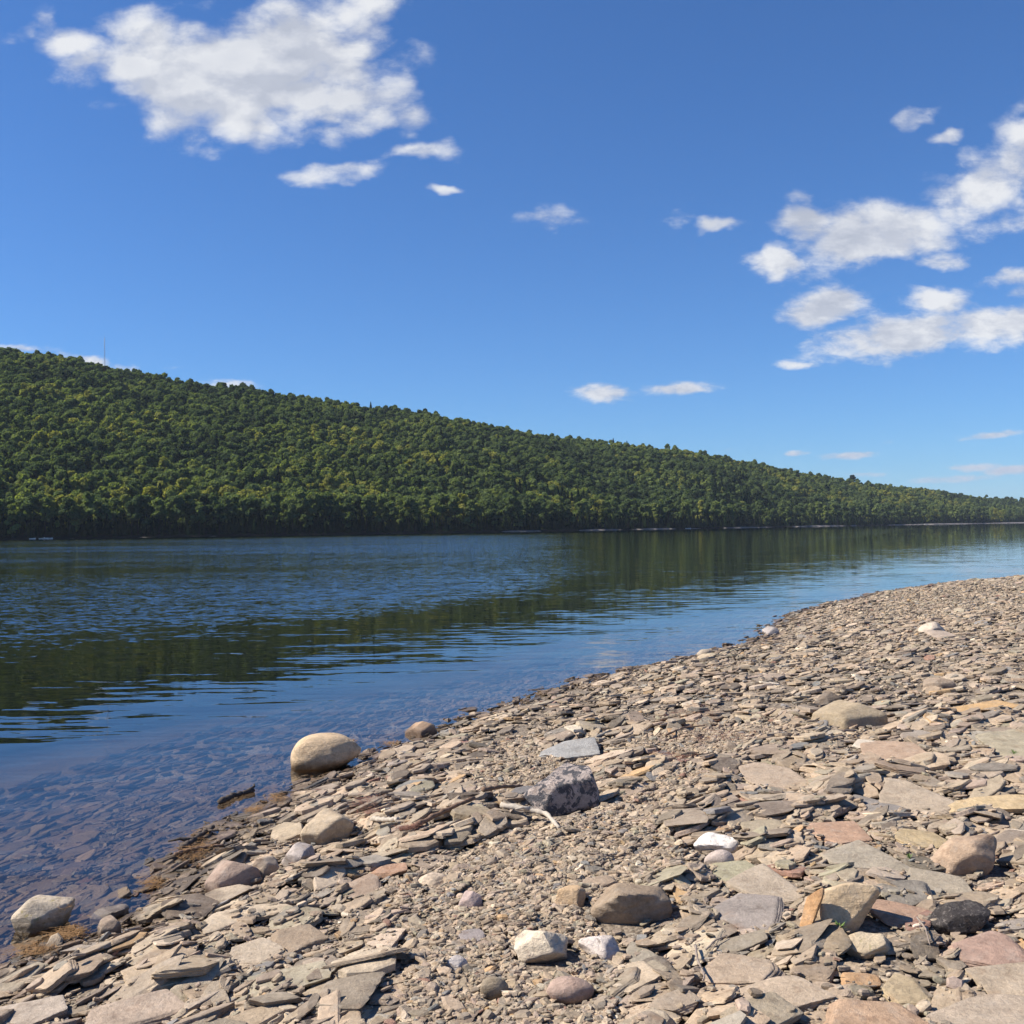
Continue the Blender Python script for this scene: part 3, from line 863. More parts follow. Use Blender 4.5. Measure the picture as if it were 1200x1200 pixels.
def assemble(P0, tp, C, N, yaw, a, b, c, r):
    n = len(a)
    k = r.integers(0, len(P0), n)
    V = P0[k].copy()                                     # n, m, 3
    V[..., 0] *= a[:, None]; V[..., 1] *= b[:, None]; V[..., 2] *= c[:, None]
    N = N / np.linalg.norm(N, axis=1)[:, None]
    A_ = np.stack([np.cos(yaw), np.sin(yaw), np.zeros(n)], 1); A_ -= N * (A_ * N).sum(1)[:, None]; A_ /= np.linalg.norm(A_, axis=1)[:, None]
    B_ = np.cross(N, A_)
    W = V[..., 0:1] * A_[:, None] + V[..., 1:2] * B_[:, None] + V[..., 2:3] * N[:, None] + C[:, None]
    m = V.shape[1]; off = (np.arange(n) * m)[:, None, None]
    return W.reshape(-1, 3), (tp[0][None] + off).reshape(-1, 3), (tp[1][None] + off).reshape(-1, 4), m


rest = [s for i, s in enumerate(stones) if i not in chosen]
r2 = np.random.default_rng(21)
Cc = np.array([[s[0], s[1], s[2]] for s in rest]); Nn = np.array([s[3] for s in rest]); yw = np.array([s[4] for s in rest])
aa = np.array([s[5] for s in rest]); bb = np.array([s[6] for s in rest]); tt = np.array([s[7] for s in rest]); cl = np.array([s[9] for s in rest])
V1, T1, Q1, m1 = assemble(PROTO_B, TB, Cc, Nn, yw, aa * 1.04, bb * 1.04, tt, r2)
col1 = np.repeat(cl, m1, axis=0)
sets = [pebbles(58000, .013, .040, 8.5, .93, r2), pebbles(20000, .025, .07, 20, .80, r2), pebbles(15000, .04, .09, 38, .8, r2, ylo=12)]
xs = np.concatenate([s[0] for s in sets]); ys = np.concatenate([s[1] for s in sets]); zs = np.concatenate([s[2] for s in sets]); Ls = np.concatenate([s[3] for s in sets]); cs = np.concatenate([s[4] for s in sets])
n = len(xs)
Nn2 = np.stack([r2.normal(-.08, .3, n), r2.normal(.05, .3, n), np.ones(n)], 1)
b2 = Ls / r2.uniform(1.15, 2.5, n)
V2, T2, Q2, m2 = assemble(PROTO_S, TS, np.stack([xs, ys, zs], 1), Nn2, r2.uniform(0, 3.14, n), Ls, b2, b2 * r2.uniform(.18, .5, n), r2)
col2 = np.repeat(cs, m2, axis=0)
o1 = len(V1)
me = mesh_np('shingle', np.concatenate([V1, V2]), [np.concatenate([T1, T2 + o1]), np.concatenate([Q1, Q2 + o1])], False, col=np.concatenate([col1, col2]), mat=M_STONE)
sh = link('shingle', me)
tag(sh, 'small brown and grey shale stones and gravel covering the whole beach', 'shingle', kind='stuff')
print('stones', len(stones), 'pebbles', n, 'verts', len(me.vertices))

# ------------------------------------------------------------------ water
def water_material():
    m, nt, out = material('lake_water')
    g = nt.add('ShaderNodeNewGeometry'); pos = g.outputs['Position']
    sp = nt.add('ShaderNodeSeparateXYZ'); nt.l.new(pos, sp.inputs[0])
    x, y = sp.outputs[0], sp.outputs[1]
    wv = nt.noise(nt.scale(pos, (.10, .05, 1)), 1, 3, .5)
    # edge of the wind-ruffled water
    y0 = nt.math('ADD', nt.math('MULTIPLY_ADD', x, 1.3, 28.0), nt.math('MULTIPLY', nt.math('MAXIMUM', nt.math('ADD', x, 2.0), 0.0), 1.1))
    wv2 = nt.noise(nt.scale(pos, (.7, 1.3, 1)), 1, 3, .6)
    t = nt.math('ADD', nt.math('SUBTRACT', y, y0), nt.math('ADD', nt.math('MULTIPLY', nt.math('SUBTRACT', wv, .5), 14.0), nt.math('MULTIPLY', nt.math('SUBTRACT', wv2, .5), 7.0)))
    ruf = nt.mapr(t, -6.0, 9.0, 0, 1, True)
    ruf = nt.math('MULTIPLY', ruf, nt.mapr(nt.math('ADD', y, nt.math('MULTIPLY', nt.math('SUBTRACT', wv2, .5), 18.0)), 50, 110, .86, 1.4))
    patch = nt.noise(nt.scale(pos, (.012, .035, 1), rad(-20)), 1, 3, .55)
    ruf = nt.math('MULTIPLY', ruf, nt.mapr(patch, .36, .60, .55, 1.0, True))
    ruf = nt.math('MULTIPLY', ruf, nt.mapr(y, 300, 480, 1, 0.10, True))
    ruf = nt.math('MULTIPLY', ruf, nt.mapr(nt.math('ADD', nt.math('DIVIDE', x, y), nt.math('MULTIPLY', nt.math('SUBTRACT', patch, .5), .3)), -.10, .14, 1, .10, True))
    # calm, slow ripples; crests roughly across the view
    def slope(vec, ax, ay, det=2, rot=0.0):
        n = nt.add('ShaderNodeTexNoise'); nt.l.new(vec, n.inputs['Vector']); n.inputs['Scale'].default_value = 1; n.inputs['Detail'].default_value = det
        n.inputs['Distortion'].default_value = .4
        q = nt.vmath('SUBTRACT', n.outputs['Color'], (.5, .5, .5))
        return nt.vmath('MULTIPLY', q, (ax, ay, 0))
    def vscale(v, f):
        n = nt.add('ShaderNodeVectorMath', operation='SCALE'); nt.l.new(v, n.inputs[0]); nt.set(n.inputs['Scale'], f); return n.outputs[0]
    calm = nt.mapr(nt.noise(nt.scale(pos, (.12, .3, 1), rad(-12)), 1, 2, .5), .35, .65, .3, 1.0)
    calm = nt.math('MULTIPLY', calm, nt.mapr(y, 20, 90, 1, .45))
    a1 = slope(nt.scale(pos, (.9, 4.6, 1), rad(12)), .02, .085, 1)
    a2 = slope(nt.scale(pos, (2.6, 13, 1), rad(5)), .02, .06, 1)
    b1 = slope(nt.scale(pos, (5.5, 10.0, 1), rad(-8)), .22, .42, 2)
    b2 = slope(nt.scale(pos, (1.3, 2.6, 1), rad(14)), .12, .20, 2)
    sl_ = nt.vmath('ADD', vscale(nt.vmath('ADD', a1, a2), calm), vscale(nt.vmath('ADD', nt.vmath('ADD', b1, b2), (0, -.038, 0)), ruf))
    b = nt.add('ShaderNodeVectorMath', operation='NORMALIZE')
    nt.l.new(nt.vmath('ADD', sl_, (0, 0, 1)), b.inputs[0])
    fr = nt.add('ShaderNodeFresnel'); fr.inputs[0].default_value = 1.333; nt.l.new(b.outputs[0], fr.inputs[1])
    gl = nt.add('ShaderNodeBsdfGlossy'); gl.inputs['Roughness'].default_value = 0.0; gl.inputs[0].default_value = (1, 1, 1, 1)
    nt.l.new(b.outputs[0], gl.inputs['Normal'])
    tr = nt.add('ShaderNodeBsdfTransparent'); tr.inputs[0].default_value = (.98, .96, .93, 1)
    mx = nt.add('ShaderNodeMixShader')
    nt.l.new(fr.outputs[0], mx.inputs[0]); nt.l.new(tr.outputs[0], mx.inputs[1]); nt.l.new(gl.outputs[0], mx.inputs[2])
    nt.l.new(mx.outputs[0], out.inputs[0])
    va = nt.add('ShaderNodeVolumeAbsorption'); va.inputs[0].default_value = (.76, .72, .64, 1); va.inputs[1].default_value = 1.0
    nt.l.new(va.outputs[0], out.inputs[1])
    return m


bx = 8800
Vw = np.array([[x, y, z] for z in (-12, 0) for y in (-60, 11500) for x in (-bx, bx)], float)
Fw = np.array([[0, 2, 3, 1], [4, 5, 7, 6], [0, 1, 5, 4], [2, 6, 7, 3], [0, 4, 6, 2], [1, 3, 7, 5]])
wt = link('water', mesh_np('water', Vw, Fw, False, mat=water_material()))
tag(wt, kind='structure')

# ------------------------------------------------------------------ far hill
BX = np.array([-500, -300, 0, 300, 640, 850, 1000, 1200, 1500]) ; BX = (BX - 600) / F
SD = np.array([560, 570, 610, 660, 780, 1000, 1300, 1900, 3000.])
SKY = [(-500, 380), (-200, 392), (0, 410), (100, 425), (200, 445), (300, 460), (400, 474), (500, 487), (600, 507), (700, 520), (800, 529), (900, 546), (1000, 566), (1060, 573), (1100, 578), (1200, 589), (1500, 600)]
RD = np.array([1150, 1160, 1180, 1230, 1380, 1600, 1900, 2500, 3700.])
sk_b = np.array([(p[0] - 600) / F for p in SKY])
sk_t = []
for p in SKY:
    d = ray(*p); sk_t.append(d.z / d.y)
sk_t = np.array(sk_t)


def hill_pt(b, s):
    """b bearing (x/y), s 0 at the shore .. 1 on the ridge -> x, y, z"""
    y0 = np.interp(b, BX, SD); y1 = np.interp(b, BX, RD)
    ridge = np.maximum(np.interp(b, sk_b, sk_t) * y1 + H - 7.5, 4)
    y = y0 + (y1 - y0) * s
    sc = np.clip(s, 0, 1)
    z = ridge * (0.55 * sc + 0.45 * np.sin(sc * math.pi / 2) ** 1.3)
    z = z + np.sin(b * 31 + s * 4) * 3.5 * sc * (1 - sc) * 4 * .6 + np.sin(b * 77 + s * 9 + 1) * 2.0 * sc * (1 - sc) * 4
    z = np.where(s > 1, ridge - (s - 1) * 60, z)
    z = np.where(s < 0, s * 60, z) + np.where((s >= 0), 1.0, 1.0) * np.clip(s * 60 + 1, 0, 1) * .6
    return b * y, y, z


def litter_material():
    m, nt, out = material('forest_floor')
    g = nt.add('ShaderNodeNewGeometry')
    n = nt.noise(g.outputs['Position'], .3, 4, .6)
    principled(nt, out, nt.ramp(n, [(.3, (.010, .011, .007)), (.7, (.020, .019, .012))]), .95, None, .1)
    return m


bs = np.linspace(-1.1, .95, 260); ss = np.concatenate([[-.12, -.04, -.012, 0, .004, .01], np.linspace(.03, 1.0, 40), [1.1, 1.3, 1.6]])
B_, S_ = np.meshgrid(bs, ss)
hxw, hyw, hzw = hill_pt(B_, S_)
idx = np.arange(B_.size).reshape(B_.shape)
quads = np.stack([idx[:-1, :-1], idx[:-1, 1:], idx[1:, 1:], idx[1:, :-1]], -1).reshape(-1, 4)
hill = link('hill', mesh_np('hill', np.stack([hxw, hyw, hzw], -1).reshape(-1, 3), quads, True, mat=litter_material()))
tag(hill, kind='structure')

# the narrow stony strip along the far shore
m_strip, nt, out = material('far_shore_stones')
g_ = nt.add('ShaderNodeNewGeometry')
principled(nt, out, nt.ramp(nt.noise(g_.outputs['Position'], .4, 5, .7), [(.3, (.15, .13, .11)), (.7, (.34, .30, .26))]), .9, None, .2)
bs2 = np.linspace(-1.0, .7, 900)
y0s = np.interp(bs2, BX, SD)
bump_ = np.zeros_like(bs2)
for pxx, wpx, ext in [(765, 14, 10), (958, 16, 26), (700, 16, 8), (870, 10, 8), (1105, 34, 40), (1190, 34, 40), (610, 20, 5)]:
    bump_ = np.maximum(bump_, ext * np.exp(-((bs2 - (pxx - 600) / F) * F / wpx) ** 2))
n1_ = -.5 + .8 * np.clip((bs2 - .0) * 6, 0, 1) + .9 * np.sin(bs2 * 140) * np.sin(bs2 * 53 + 1)
rows = []
for f_, zz in ((-1, -.4), (0, .05), (.55, .55), (1.3, .9)):
    yy_ = y0s + (-(bump_ + n1_ + 3)) * (1 - f_) / 1.0 if f_ <= 0 else y0s - (bump_ + n1_ + 3) * (1 - f_ / 1.3) + 4 * f_
    hgt = zz * (1 + bump_ * .02)
    rows.append(np.stack([bs2 * yy_, yy_, hgt], -1))
Vs = np.concatenate(rows); idx = np.arange(len(Vs)).reshape(4, -1)
quads = np.stack([idx[:-1, :-1], idx[:-1, 1:], idx[1:, 1:], idx[1:, :-1]], -1).reshape(-1, 4)
tag(link('far_shore', mesh_np('far_shore', Vs, quads, True, mat=m_strip)), kind='structure')

# ------------------------------------------------------------------ trees
def leaf_material(name, stops, rnd='OBJ'):
    m, nt, out = material(name)
    oi = nt.add('ShaderNodeObjectInfo')
    pn = nt.noise(nt.scale(oi.outputs['Location'], (1, 1, 2)), .009, 3, .6)
    c = nt.ramp(nt.math('ADD', nt.math('MULTIPLY', oi.outputs['Random'], .72), nt.mapr(pn, .36, .64, -.26, .56), clamp=True), stops)
    g = nt.add('ShaderNodeNewGeometry')
    n = nt.noise(g.outputs['Position'], .45, 3, .6)
    rp = nt.add('ShaderNodeSeparateColor'); 
    f = nt.math('MULTIPLY', nt.mapr(n, .3, .7, .75, 1.3), 1.0)
    cb = nt.add('ShaderNodeCombineXYZ')
    for i in range(3): nt.l.new(f, cb.inputs[i])
    c = nt.mix(1.0, c, cb.outputs[0], 'MULTIPLY')
    d = nt.add('ShaderNodeBsdfDiffuse'); nt.l.new(c, d.inputs[0])
    t = nt.add('ShaderNodeBsdfTranslucent')
    c2 = nt.mix(1.0, c, (1.1, 1.15, .5, 1), 'MULTIPLY'); nt.l.new(c2, t.inputs[0])
    mx = nt.add('ShaderNodeMixShader'); mx.inputs[0].default_value = .48
    nt.l.new(d.outputs[0], mx.inputs[1]); nt.l.new(t.outputs[0], mx.inputs[2]); nt.l.new(mx.outputs[0], out.inputs[0])
    return m


GREENS = [(0, (.060, .078, .040)), (.2, (.088, .122, .055)), (.45, (.114, .150, .064)), (.68, (.156, .195, .074)), (.86, (.200, .236, .075)), (1, (.28, .275, .075))]
M_LEAF = leaf_material('broadleaf_foliage', GREENS)
M_PINE = leaf_material('conifer_foliage', [(0, (.016, .030, .016)), (.6, (.025, .045, .020)), (1, (.04, .06, .025))])
M_PALE = leaf_material('pale_foliage', [(0, (.15, .18, .05)), (1, (.19, .20, .06))])
m_bark, nt, out = material('bark')
g_ = nt.add('ShaderNodeNewGeometry')
principled(nt, out, nt.ramp(nt.noise(nt.scale(g_.outputs['Position'], (3, 3, .6)), 2, 4, .6), [(.3, (.02, .018, .015)), (.7, (.045, .04, .034))]), .9, None, .1)


def crown_mesh(seed, Ht, Rc, conifer=False, nleaf=620, lift=.32):
    r = np.random.default_rng(seed); pts = []; nr = []
    if conifer:
        t = r.uniform(0, 1, nleaf) ** 1.3
        ang = r.uniform(0, 6.283, nleaf)
        tier = .75 + .25 * np.abs(np.sin(t * 30 + ang * .5))
        rr = Rc * (1 - t) * tier * r.uniform(.65, 1.05, nleaf) + .15
        pts = np.stack([np.cos(ang) * rr, np.sin(ang) * rr, Ht * (.12 + .88 * t)], 1)
        nr = np.stack([np.cos(ang), np.sin(ang), np.full(nleaf, .5)], 1)
    else:
        nl = int(r.integers(13, 19)); Ls_ = []
        for i in range(nl):
            u = r.uniform(0, 6.283); q = math.sqrt(r.uniform(0, 1)) * Rc * .78; z = r.uniform(lift + .08, .90) * Ht
            q *= 1 - max(0, (z / Ht - .60)) * 2.2
            Ls_.append((math.cos(u) * q, math.sin(u) * q, z, Rc * r.uniform(.20, .44)))
        Ls_.append((0, 0, Ht * .84, Rc * .42))
        per = nleaf // len(Ls_)
        for (x, y, z, q) in Ls_:
            v = r.normal(size=(per, 3)); v /= np.linalg.norm(v, axis=1)[:, None]
            v[:, 2] = np.where(v[:, 2] < -.3, -v[:, 2], v[:, 2])
            rad_ = q * r.uniform(.70, 1.18, per)
            pts.append(np.array([x, y, z]) + v * rad_[:, None] * np.array([1, 1, .85])); nr.append(v)
        pts = np.concatenate(pts); nr = np.concatenate(nr)
    n = len(pts)
    N = nr + r.normal(0, .6, (n, 3)); N /= np.linalg.norm(N, axis=1)[:, None]
    T = np.cross(N, r.normal(size=(n, 3))); T /= np.linalg.norm(T, axis=1)[:, None]; B = np.cross(N, T)
    s = r.uniform(.40, .95, n)[:, None] * (Rc / 4.2) * (.8 if conifer else 1.15)
    q = np.stack([pts + T * s, pts + B * s * .8 - N * s * .25, pts - T * s, pts - B * s * .8 - N * s * .25], 1).reshape(-1, 3)
    Fq = np.arange(n * 4).reshape(n, 4)
    # inner mass that closes the crown
    V, Fc = ICO[2]
    inner = []; fi = []; off = len(q)
    if conifer:
        W = V * np.array([Rc * .45, Rc * .45, Ht * .42]); W[:, :2] *= np.clip(1 - (W[:, 2:3] / (Ht * .42)) * .75, .1, 2); W[:, 2] += Ht * .5
        inner.append(W); fi.append(Fc + off)
    else:
        for (x, y, z, qd) in Ls_:
            W = V * (1 + .10 * fbm(V, 4, 2, seed + len(fi)))[:, None] * qd * .70 + np.array([x, y, z])
            inner.append(W); fi.append(Fc + off); off += len(V)
    Va = np.concatenate([q] + inner)
    return mesh_np('tree_crown', Va, [Fq, np.concatenate(fi)], False)


def trunk_mesh(seed, Ht, rad_):
    r = np.random.default_rng(seed); V = []; Fq = []
    def tube(p0, p1, r0, r1, n=6, seg=4):
        p0 = np.array(p0, float); p1 = np.array(p1, float); ax = p1 - p0; ax /= np.linalg.norm(ax)
        u = np.cross(ax, [.3, .9, .1]); u /= np.linalg.norm(u); w = np.cross(ax, u)
        base = len(V)
        for k in range(seg + 1):
            f = k / seg; c = p0 + (p1 - p0) * f + r.normal(0, .06, 3) * (0 < k < seg); q = r0 + (r1 - r0) * f
            for i in range(n):
                a = 6.283 * i / n; V.append(c + (u * math.cos(a) + w * math.sin(a)) * q)
        for k in range(seg):
            for i in range(n):
                a = base + k * n + i; b = base + k * n + (i + 1) % n; Fq.append([a, b, b + n, a + n])
    tube((0, 0, -1), (0, 0, Ht * .8), rad_, rad_ * .3)
    for i in range(5):
        a = r.uniform(0, 6.28); z = r.uniform(.3, .6) * Ht
        tube((0, 0, z), (math.cos(a) * Ht * .16, math.sin(a) * Ht * .16, z + Ht * .16), rad_ * .4, rad_ * .12, 5, 3)
    return mesh_np('tree_trunk', np.array(V), np.array(Fq), True, mat=m_bark)


proto_col = bpy.data.collections.new('tree_shapes')
CROWNS = []
for i in range(9):
    me = crown_mesh(40 + i, 11.0 + (i * 7 % 9) * .6, 4.0 + .55 * (i % 5), False, 700, .10); me.materials.append(M_LEAF); CROWNS.append(me)
PINES = []
for i in range(3):
    me = crown_mesh(80 + i, 16 + i, 3.9, True, 600); me.materials.append(M_PINE); PINES.append(me)
for i, me in enumerate(CROWNS + PINES):
    proto_col.objects.link(bpy.data.objects.new('forest_shape_%02d' % i, me))
CUT = leaf_material('shore_foliage', GREENS)

# forest points
r3 = np.random.default_rng(3)
pts = []; occ = {}
K = 230000
b = r3.uniform(-.62, .62, K); s = np.where(r3.uniform(0, 1, K) < .08, r3.uniform(.001, .03, K), r3.uniform(.03, 1.09, K)) ; 
yd = np.interp(b, BX, SD)
# equal density on the ground
wgt = (np.interp(b, BX, RD) - yd) * np.interp(b, BX, SD); wgt = wgt * (1 + s) ; wgt = np.minimum(wgt / np.percentile(wgt, 90), 1)
keep = r3.uniform(0, 1, K) < wgt
b, s = b[keep], s[keep]
fx, fy, fz = hill_pt(b, s)
sel = []
for i in range(len(b)):
    gap = 3.8 if fy[i] < 1400 else 5.0
    if fy[i] > 2200: gap = 10
    key = (int(fx[i] / gap), int(fy[i] / gap))
    if occ.get(key, 0) >= 1: continue
    occ[key] = 1; sel.append(i)
sel = np.array(sel)
b, s, fx, fy, fz = b[sel], s[sel], fx[sel], fy[sel], fz[sel]
nf = len(sel)
me = bpy.data.meshes.new('forest'); me.vertices.add(nf)
me.vertices.foreach_set('co', np.stack([fx, fy, fz - .8], 1).astype(np.float32).ravel())
kind = r3.integers(0, 9, nf)
stand = fbm(np.stack([fx / 60, fy / 60, fz * 0], 1), 1, 3, 5)
kind = np.where((stand > .75) & (r3.uniform(0, 1, nf) < .6) | (r3.uniform(0, 1, nf) < .025), 9 + r3.integers(0, 3, nf), kind)
kind = np.where(s < .03, 9 + kind % 3, np.where((s > .7) & (kind > 8), kind - 8, kind))  # foot of the forest: dark conifer foliage on the shrubs paints in the shade
sc_ = np.minimum(r3.lognormal(-.12, .42, nf), np.where(s > .86, .82, 1.6)) * np.where(fy > 2200, 1.3, 1) * np.where(s < .03, .68, 1.0) * .76
a = me.attributes.new('shape', 'INT', 'POINT'); a.data.foreach_set('value', kind.astype(np.int32))
a = me.attributes.new('size', 'FLOAT', 'POINT'); a.data.foreach_set('value', sc_.astype(np.float32))
a = me.attributes.new('turn', 'FLOAT', 'POINT'); a.data.foreach_set('value', r3.uniform(0, 6.28, nf).astype(np.float32))
me.update()
forest = link('forest', me)
tag(forest, 'dense broadleaf forest with scattered conifers covering the far hillside', 'forest', kind='stuff')
ng = bpy.data.node_groups.new('scatter_trees', 'GeometryNodeTree')
ng.interface.new_socket('Geometry', in_out='INPUT', socket_type='NodeSocketGeometry'); ng.interface.new_socket('Geometry', in_out='OUTPUT', socket_type='NodeSocketGeometry')
N_ = ng.nodes; gi = N_.new('NodeGroupInput'); go = N_.new('NodeGroupOutput')
iop = N_.new('GeometryNodeInstanceOnPoints'); ci = N_.new('GeometryNodeCollectionInfo'); ci.inputs['Collection'].default_value = proto_col
ci.inputs['Separate Children'].default_value = True; ci.inputs['Reset Children'].default_value = True
def nattr(nm, ty):
    q = N_.new('GeometryNodeInputNamedAttribute'); q.data_type = ty; q.inputs['Name'].default_value = nm; return q.outputs[0]
ng.links.new(gi.outputs[0], iop.inputs['Points']); ng.links.new(ci.outputs[0], iop.inputs['Instance']); iop.inputs['Pick Instance'].default_value = True
ng.links.new(nattr('shape', 'INT'), iop.inputs['Instance Index'])
cx_ = N_.new('ShaderNodeCombineXYZ'); ng.links.new(nattr('turn', 'FLOAT'), cx_.inputs[2])
e2r = N_.new('FunctionNodeEulerToRotation'); ng.links.new(cx_.outputs[0], e2r.inputs[0]); ng.links.new(e2r.outputs[0], iop.inputs['Rotation'])
ng.links.new(nattr('size', 'FLOAT'), iop.inputs['Scale']); ng.links.new(iop.outputs[0], go.inputs[0])
md = forest.modifiers.new('scatter', 'NODES'); md.node_group = ng
print('forest trees', nf)

TR = [trunk_mesh(60 + i, 18, .33) for i in range(3)]


def tree_thing(x, y, z, crown, trunk, sc, turn, label, cat='tree', group=None, name='tree', sz=1.0):
    e = bpy.data.objects.new(name, None); COL.objects.link(e)
    e.location = (x, y, z); e.scale = (sc, sc, sc * sz); e.rotation_euler = (0, 0, turn)
    tag(e, label, cat, group)
    link('crown', crown, None, e); link('trunk', trunk, None, e)
    return e


# the row of trees right on the far shore: tall, clear stemmed
FRONT = []
for i in range(6):
    me = crown_mesh(140 + i, 24, 5.0 + .4 * (i % 3), False, 900, .36 if i % 3 else .10); me.materials.append(CUT); FRONT.append(me)
r4 = np.random.default_rng(8)
pxx = -40.0; k = 0
while pxx < 1230:
    bb_ = (pxx - 600) / F
    y0 = float(np.interp(bb_, BX, SD)); s_ = r4.uniform(0.0, .022)
    tx_, ty_, tz_ = hill_pt(np.array([bb_]), np.array([s_]))
    lab = 'broadleaf tree in the front row at the water along the far shore'
    tree_thing(float(tx_[0]), float(ty_[0]), float(tz_[0]) - .3, FRONT[k % 6], TR[k % 3], r4.uniform(.8, 1.15) * (1 if y0 < 1200 else 1.15), r4.uniform(0, 6.28), lab, group='trees lining the far shore', name='broadleaf_tree')
    pxx += r4.uniform(6.5, 12) * min(1, 800 / y0 + .15); k += 1
print('front trees', k)


def single(px_, s_, crown, trunk, sc, label, name, sz=1.0):
    bb_ = (px_ - 600) / F
    x_, y_, z_ = hill_pt(np.array([bb_]), np.array([float(s_)]))
    return tree_thing(float(x_[0]), float(y_[0]), float(z_[0]) - .4, crown, trunk, sc, 1.0, label, name=name, sz=sz)


pale = crown_mesh(201, 17, 3.6, False, 700, .05); pale.materials.append(M_PALE)
dark = crown_mesh(202, 16, 6.5, False, 900, .1); dark.materials.append(M_PINE)
single(704, -.003, pale, TR[0], 1.1, 'pale yellow-green tree reaching down to the water on the far shore', 'broadleaf_tree', 1.15)
single(1000, .99, dark, TR[1], 1.35, 'dark round-topped tree standing clear of the ridge line at right', 'broadleaf_tree')
single(720, 1.0, PINES[0], TR[1], 1.05, 'taller of two dark conifers poking above the ridge line', 'conifer')
single(736, 1.0, PINES[1], TR[2], .9, 'shorter of two dark conifers poking above the ridge line', 'conifer')
single(436, 1.0, PINES[2], TR[2], .85, 'lone small conifer on the ridge left of centre', 'conifer')

# ------------------------------------------------------------------ radio mast on the ridge
m_metal, nt, out = material('painted_steel'); principled(nt, out, (.30, .31, .34), .5)
def tube_mesh(name, segs, mat, n=6):
    """segs: list of polylines [(x,y,z,r), ...] joined in one mesh"""
    V = []; Fq = []; Ft = []
    for line in segs:
        P_ = np.array(line, float); base = len(V); m = len(P_)
        for k in range(m):
            t = P_[min(k + 1, m - 1), :3] - P_[max(k - 1, 0), :3]; t /= np.linalg.norm(t) + 1e-12
            u = np.cross(t, [.21, .33, .92]); u /= np.linalg.norm(u); w = np.cross(t, u)
            for i in range(n):
                a = 6.283 * i / n; V.append(P_[k, :3] + (u * math.cos(a) + w * math.sin(a)) * P_[k, 3])
        for k in range(m - 1):
            for i in range(n):
                a = base + k * n + i; b_ = base + k * n + (i + 1) % n; Fq.append([a, b_, b_ + n, a + n])
        for e, rev in ((0, 1), (m - 1, 0)):
            c = len(V); V.append(P_[e, :3])
            for i in range(n):
                a = base + e * n + i; b_ = base + e * n + (i + 1) % n
                Ft.append([c, b_, a] if rev else [c, a, b_])
    return mesh_np(name, np.array(V), [np.array(Fq), np.array(Ft)], True, mat=mat)


x_, y_, z_ = hill_pt(np.array([(124 - 600) / F]), np.array([1.0]))
x_, y_, z_ = float(x_[0]), float(y_[0]), float(z_[0])
mast = bpy.data.objects.new('radio_mast', None); COL.objects.link(mast); mast.location = (x_, y_, z_ - .5)
tag(mast, 'thin lattice radio mast standing on the ridge at the left', 'mast')
Hm = 40; legs = []
for i in range(3):
    a = 2.09 * i; c_, s_ = math.cos(a), math.sin(a)
    lg = link('leg', tube_mesh('mast_leg', [[(c_ * .9, s_ * .9, 0, .10), (c_ * .45, s_ * .45, Hm, .08)]], m_metal), None, mast)
br = []
for k in range(20):
    for i in range(3):
        a, a2 = 2.09 * i, 2.09 * (i + 1); z0, z1 = k * 2.0, k * 2.0 + 2; q0 = .9 - .45 * z0 / Hm; q1 = .9 - .45 * z1 / Hm
        br.append([(math.cos(a) * q0, math.sin(a) * q0, z0, .035), (math.cos(a2) * q1, math.sin(a2) * q1, z1, .035)])
link('bracing', tube_mesh('mast_bracing', br, m_metal, 4), None, mast)
link('antenna', tube_mesh('mast_antenna', [[(0, 0, Hm, .07), (0, 0, Hm + 4, .04)]], m_metal), None, mast)

# ------------------------------------------------------------------ boats drawn up on the far shore
m_boat, nt, out = material('white_boat_paint'); principled(nt, out, (.78, .77, .74), .35)
m_bin, nt, out = material('boat_inside'); principled(nt, out, (.45, .44, .42), .6)


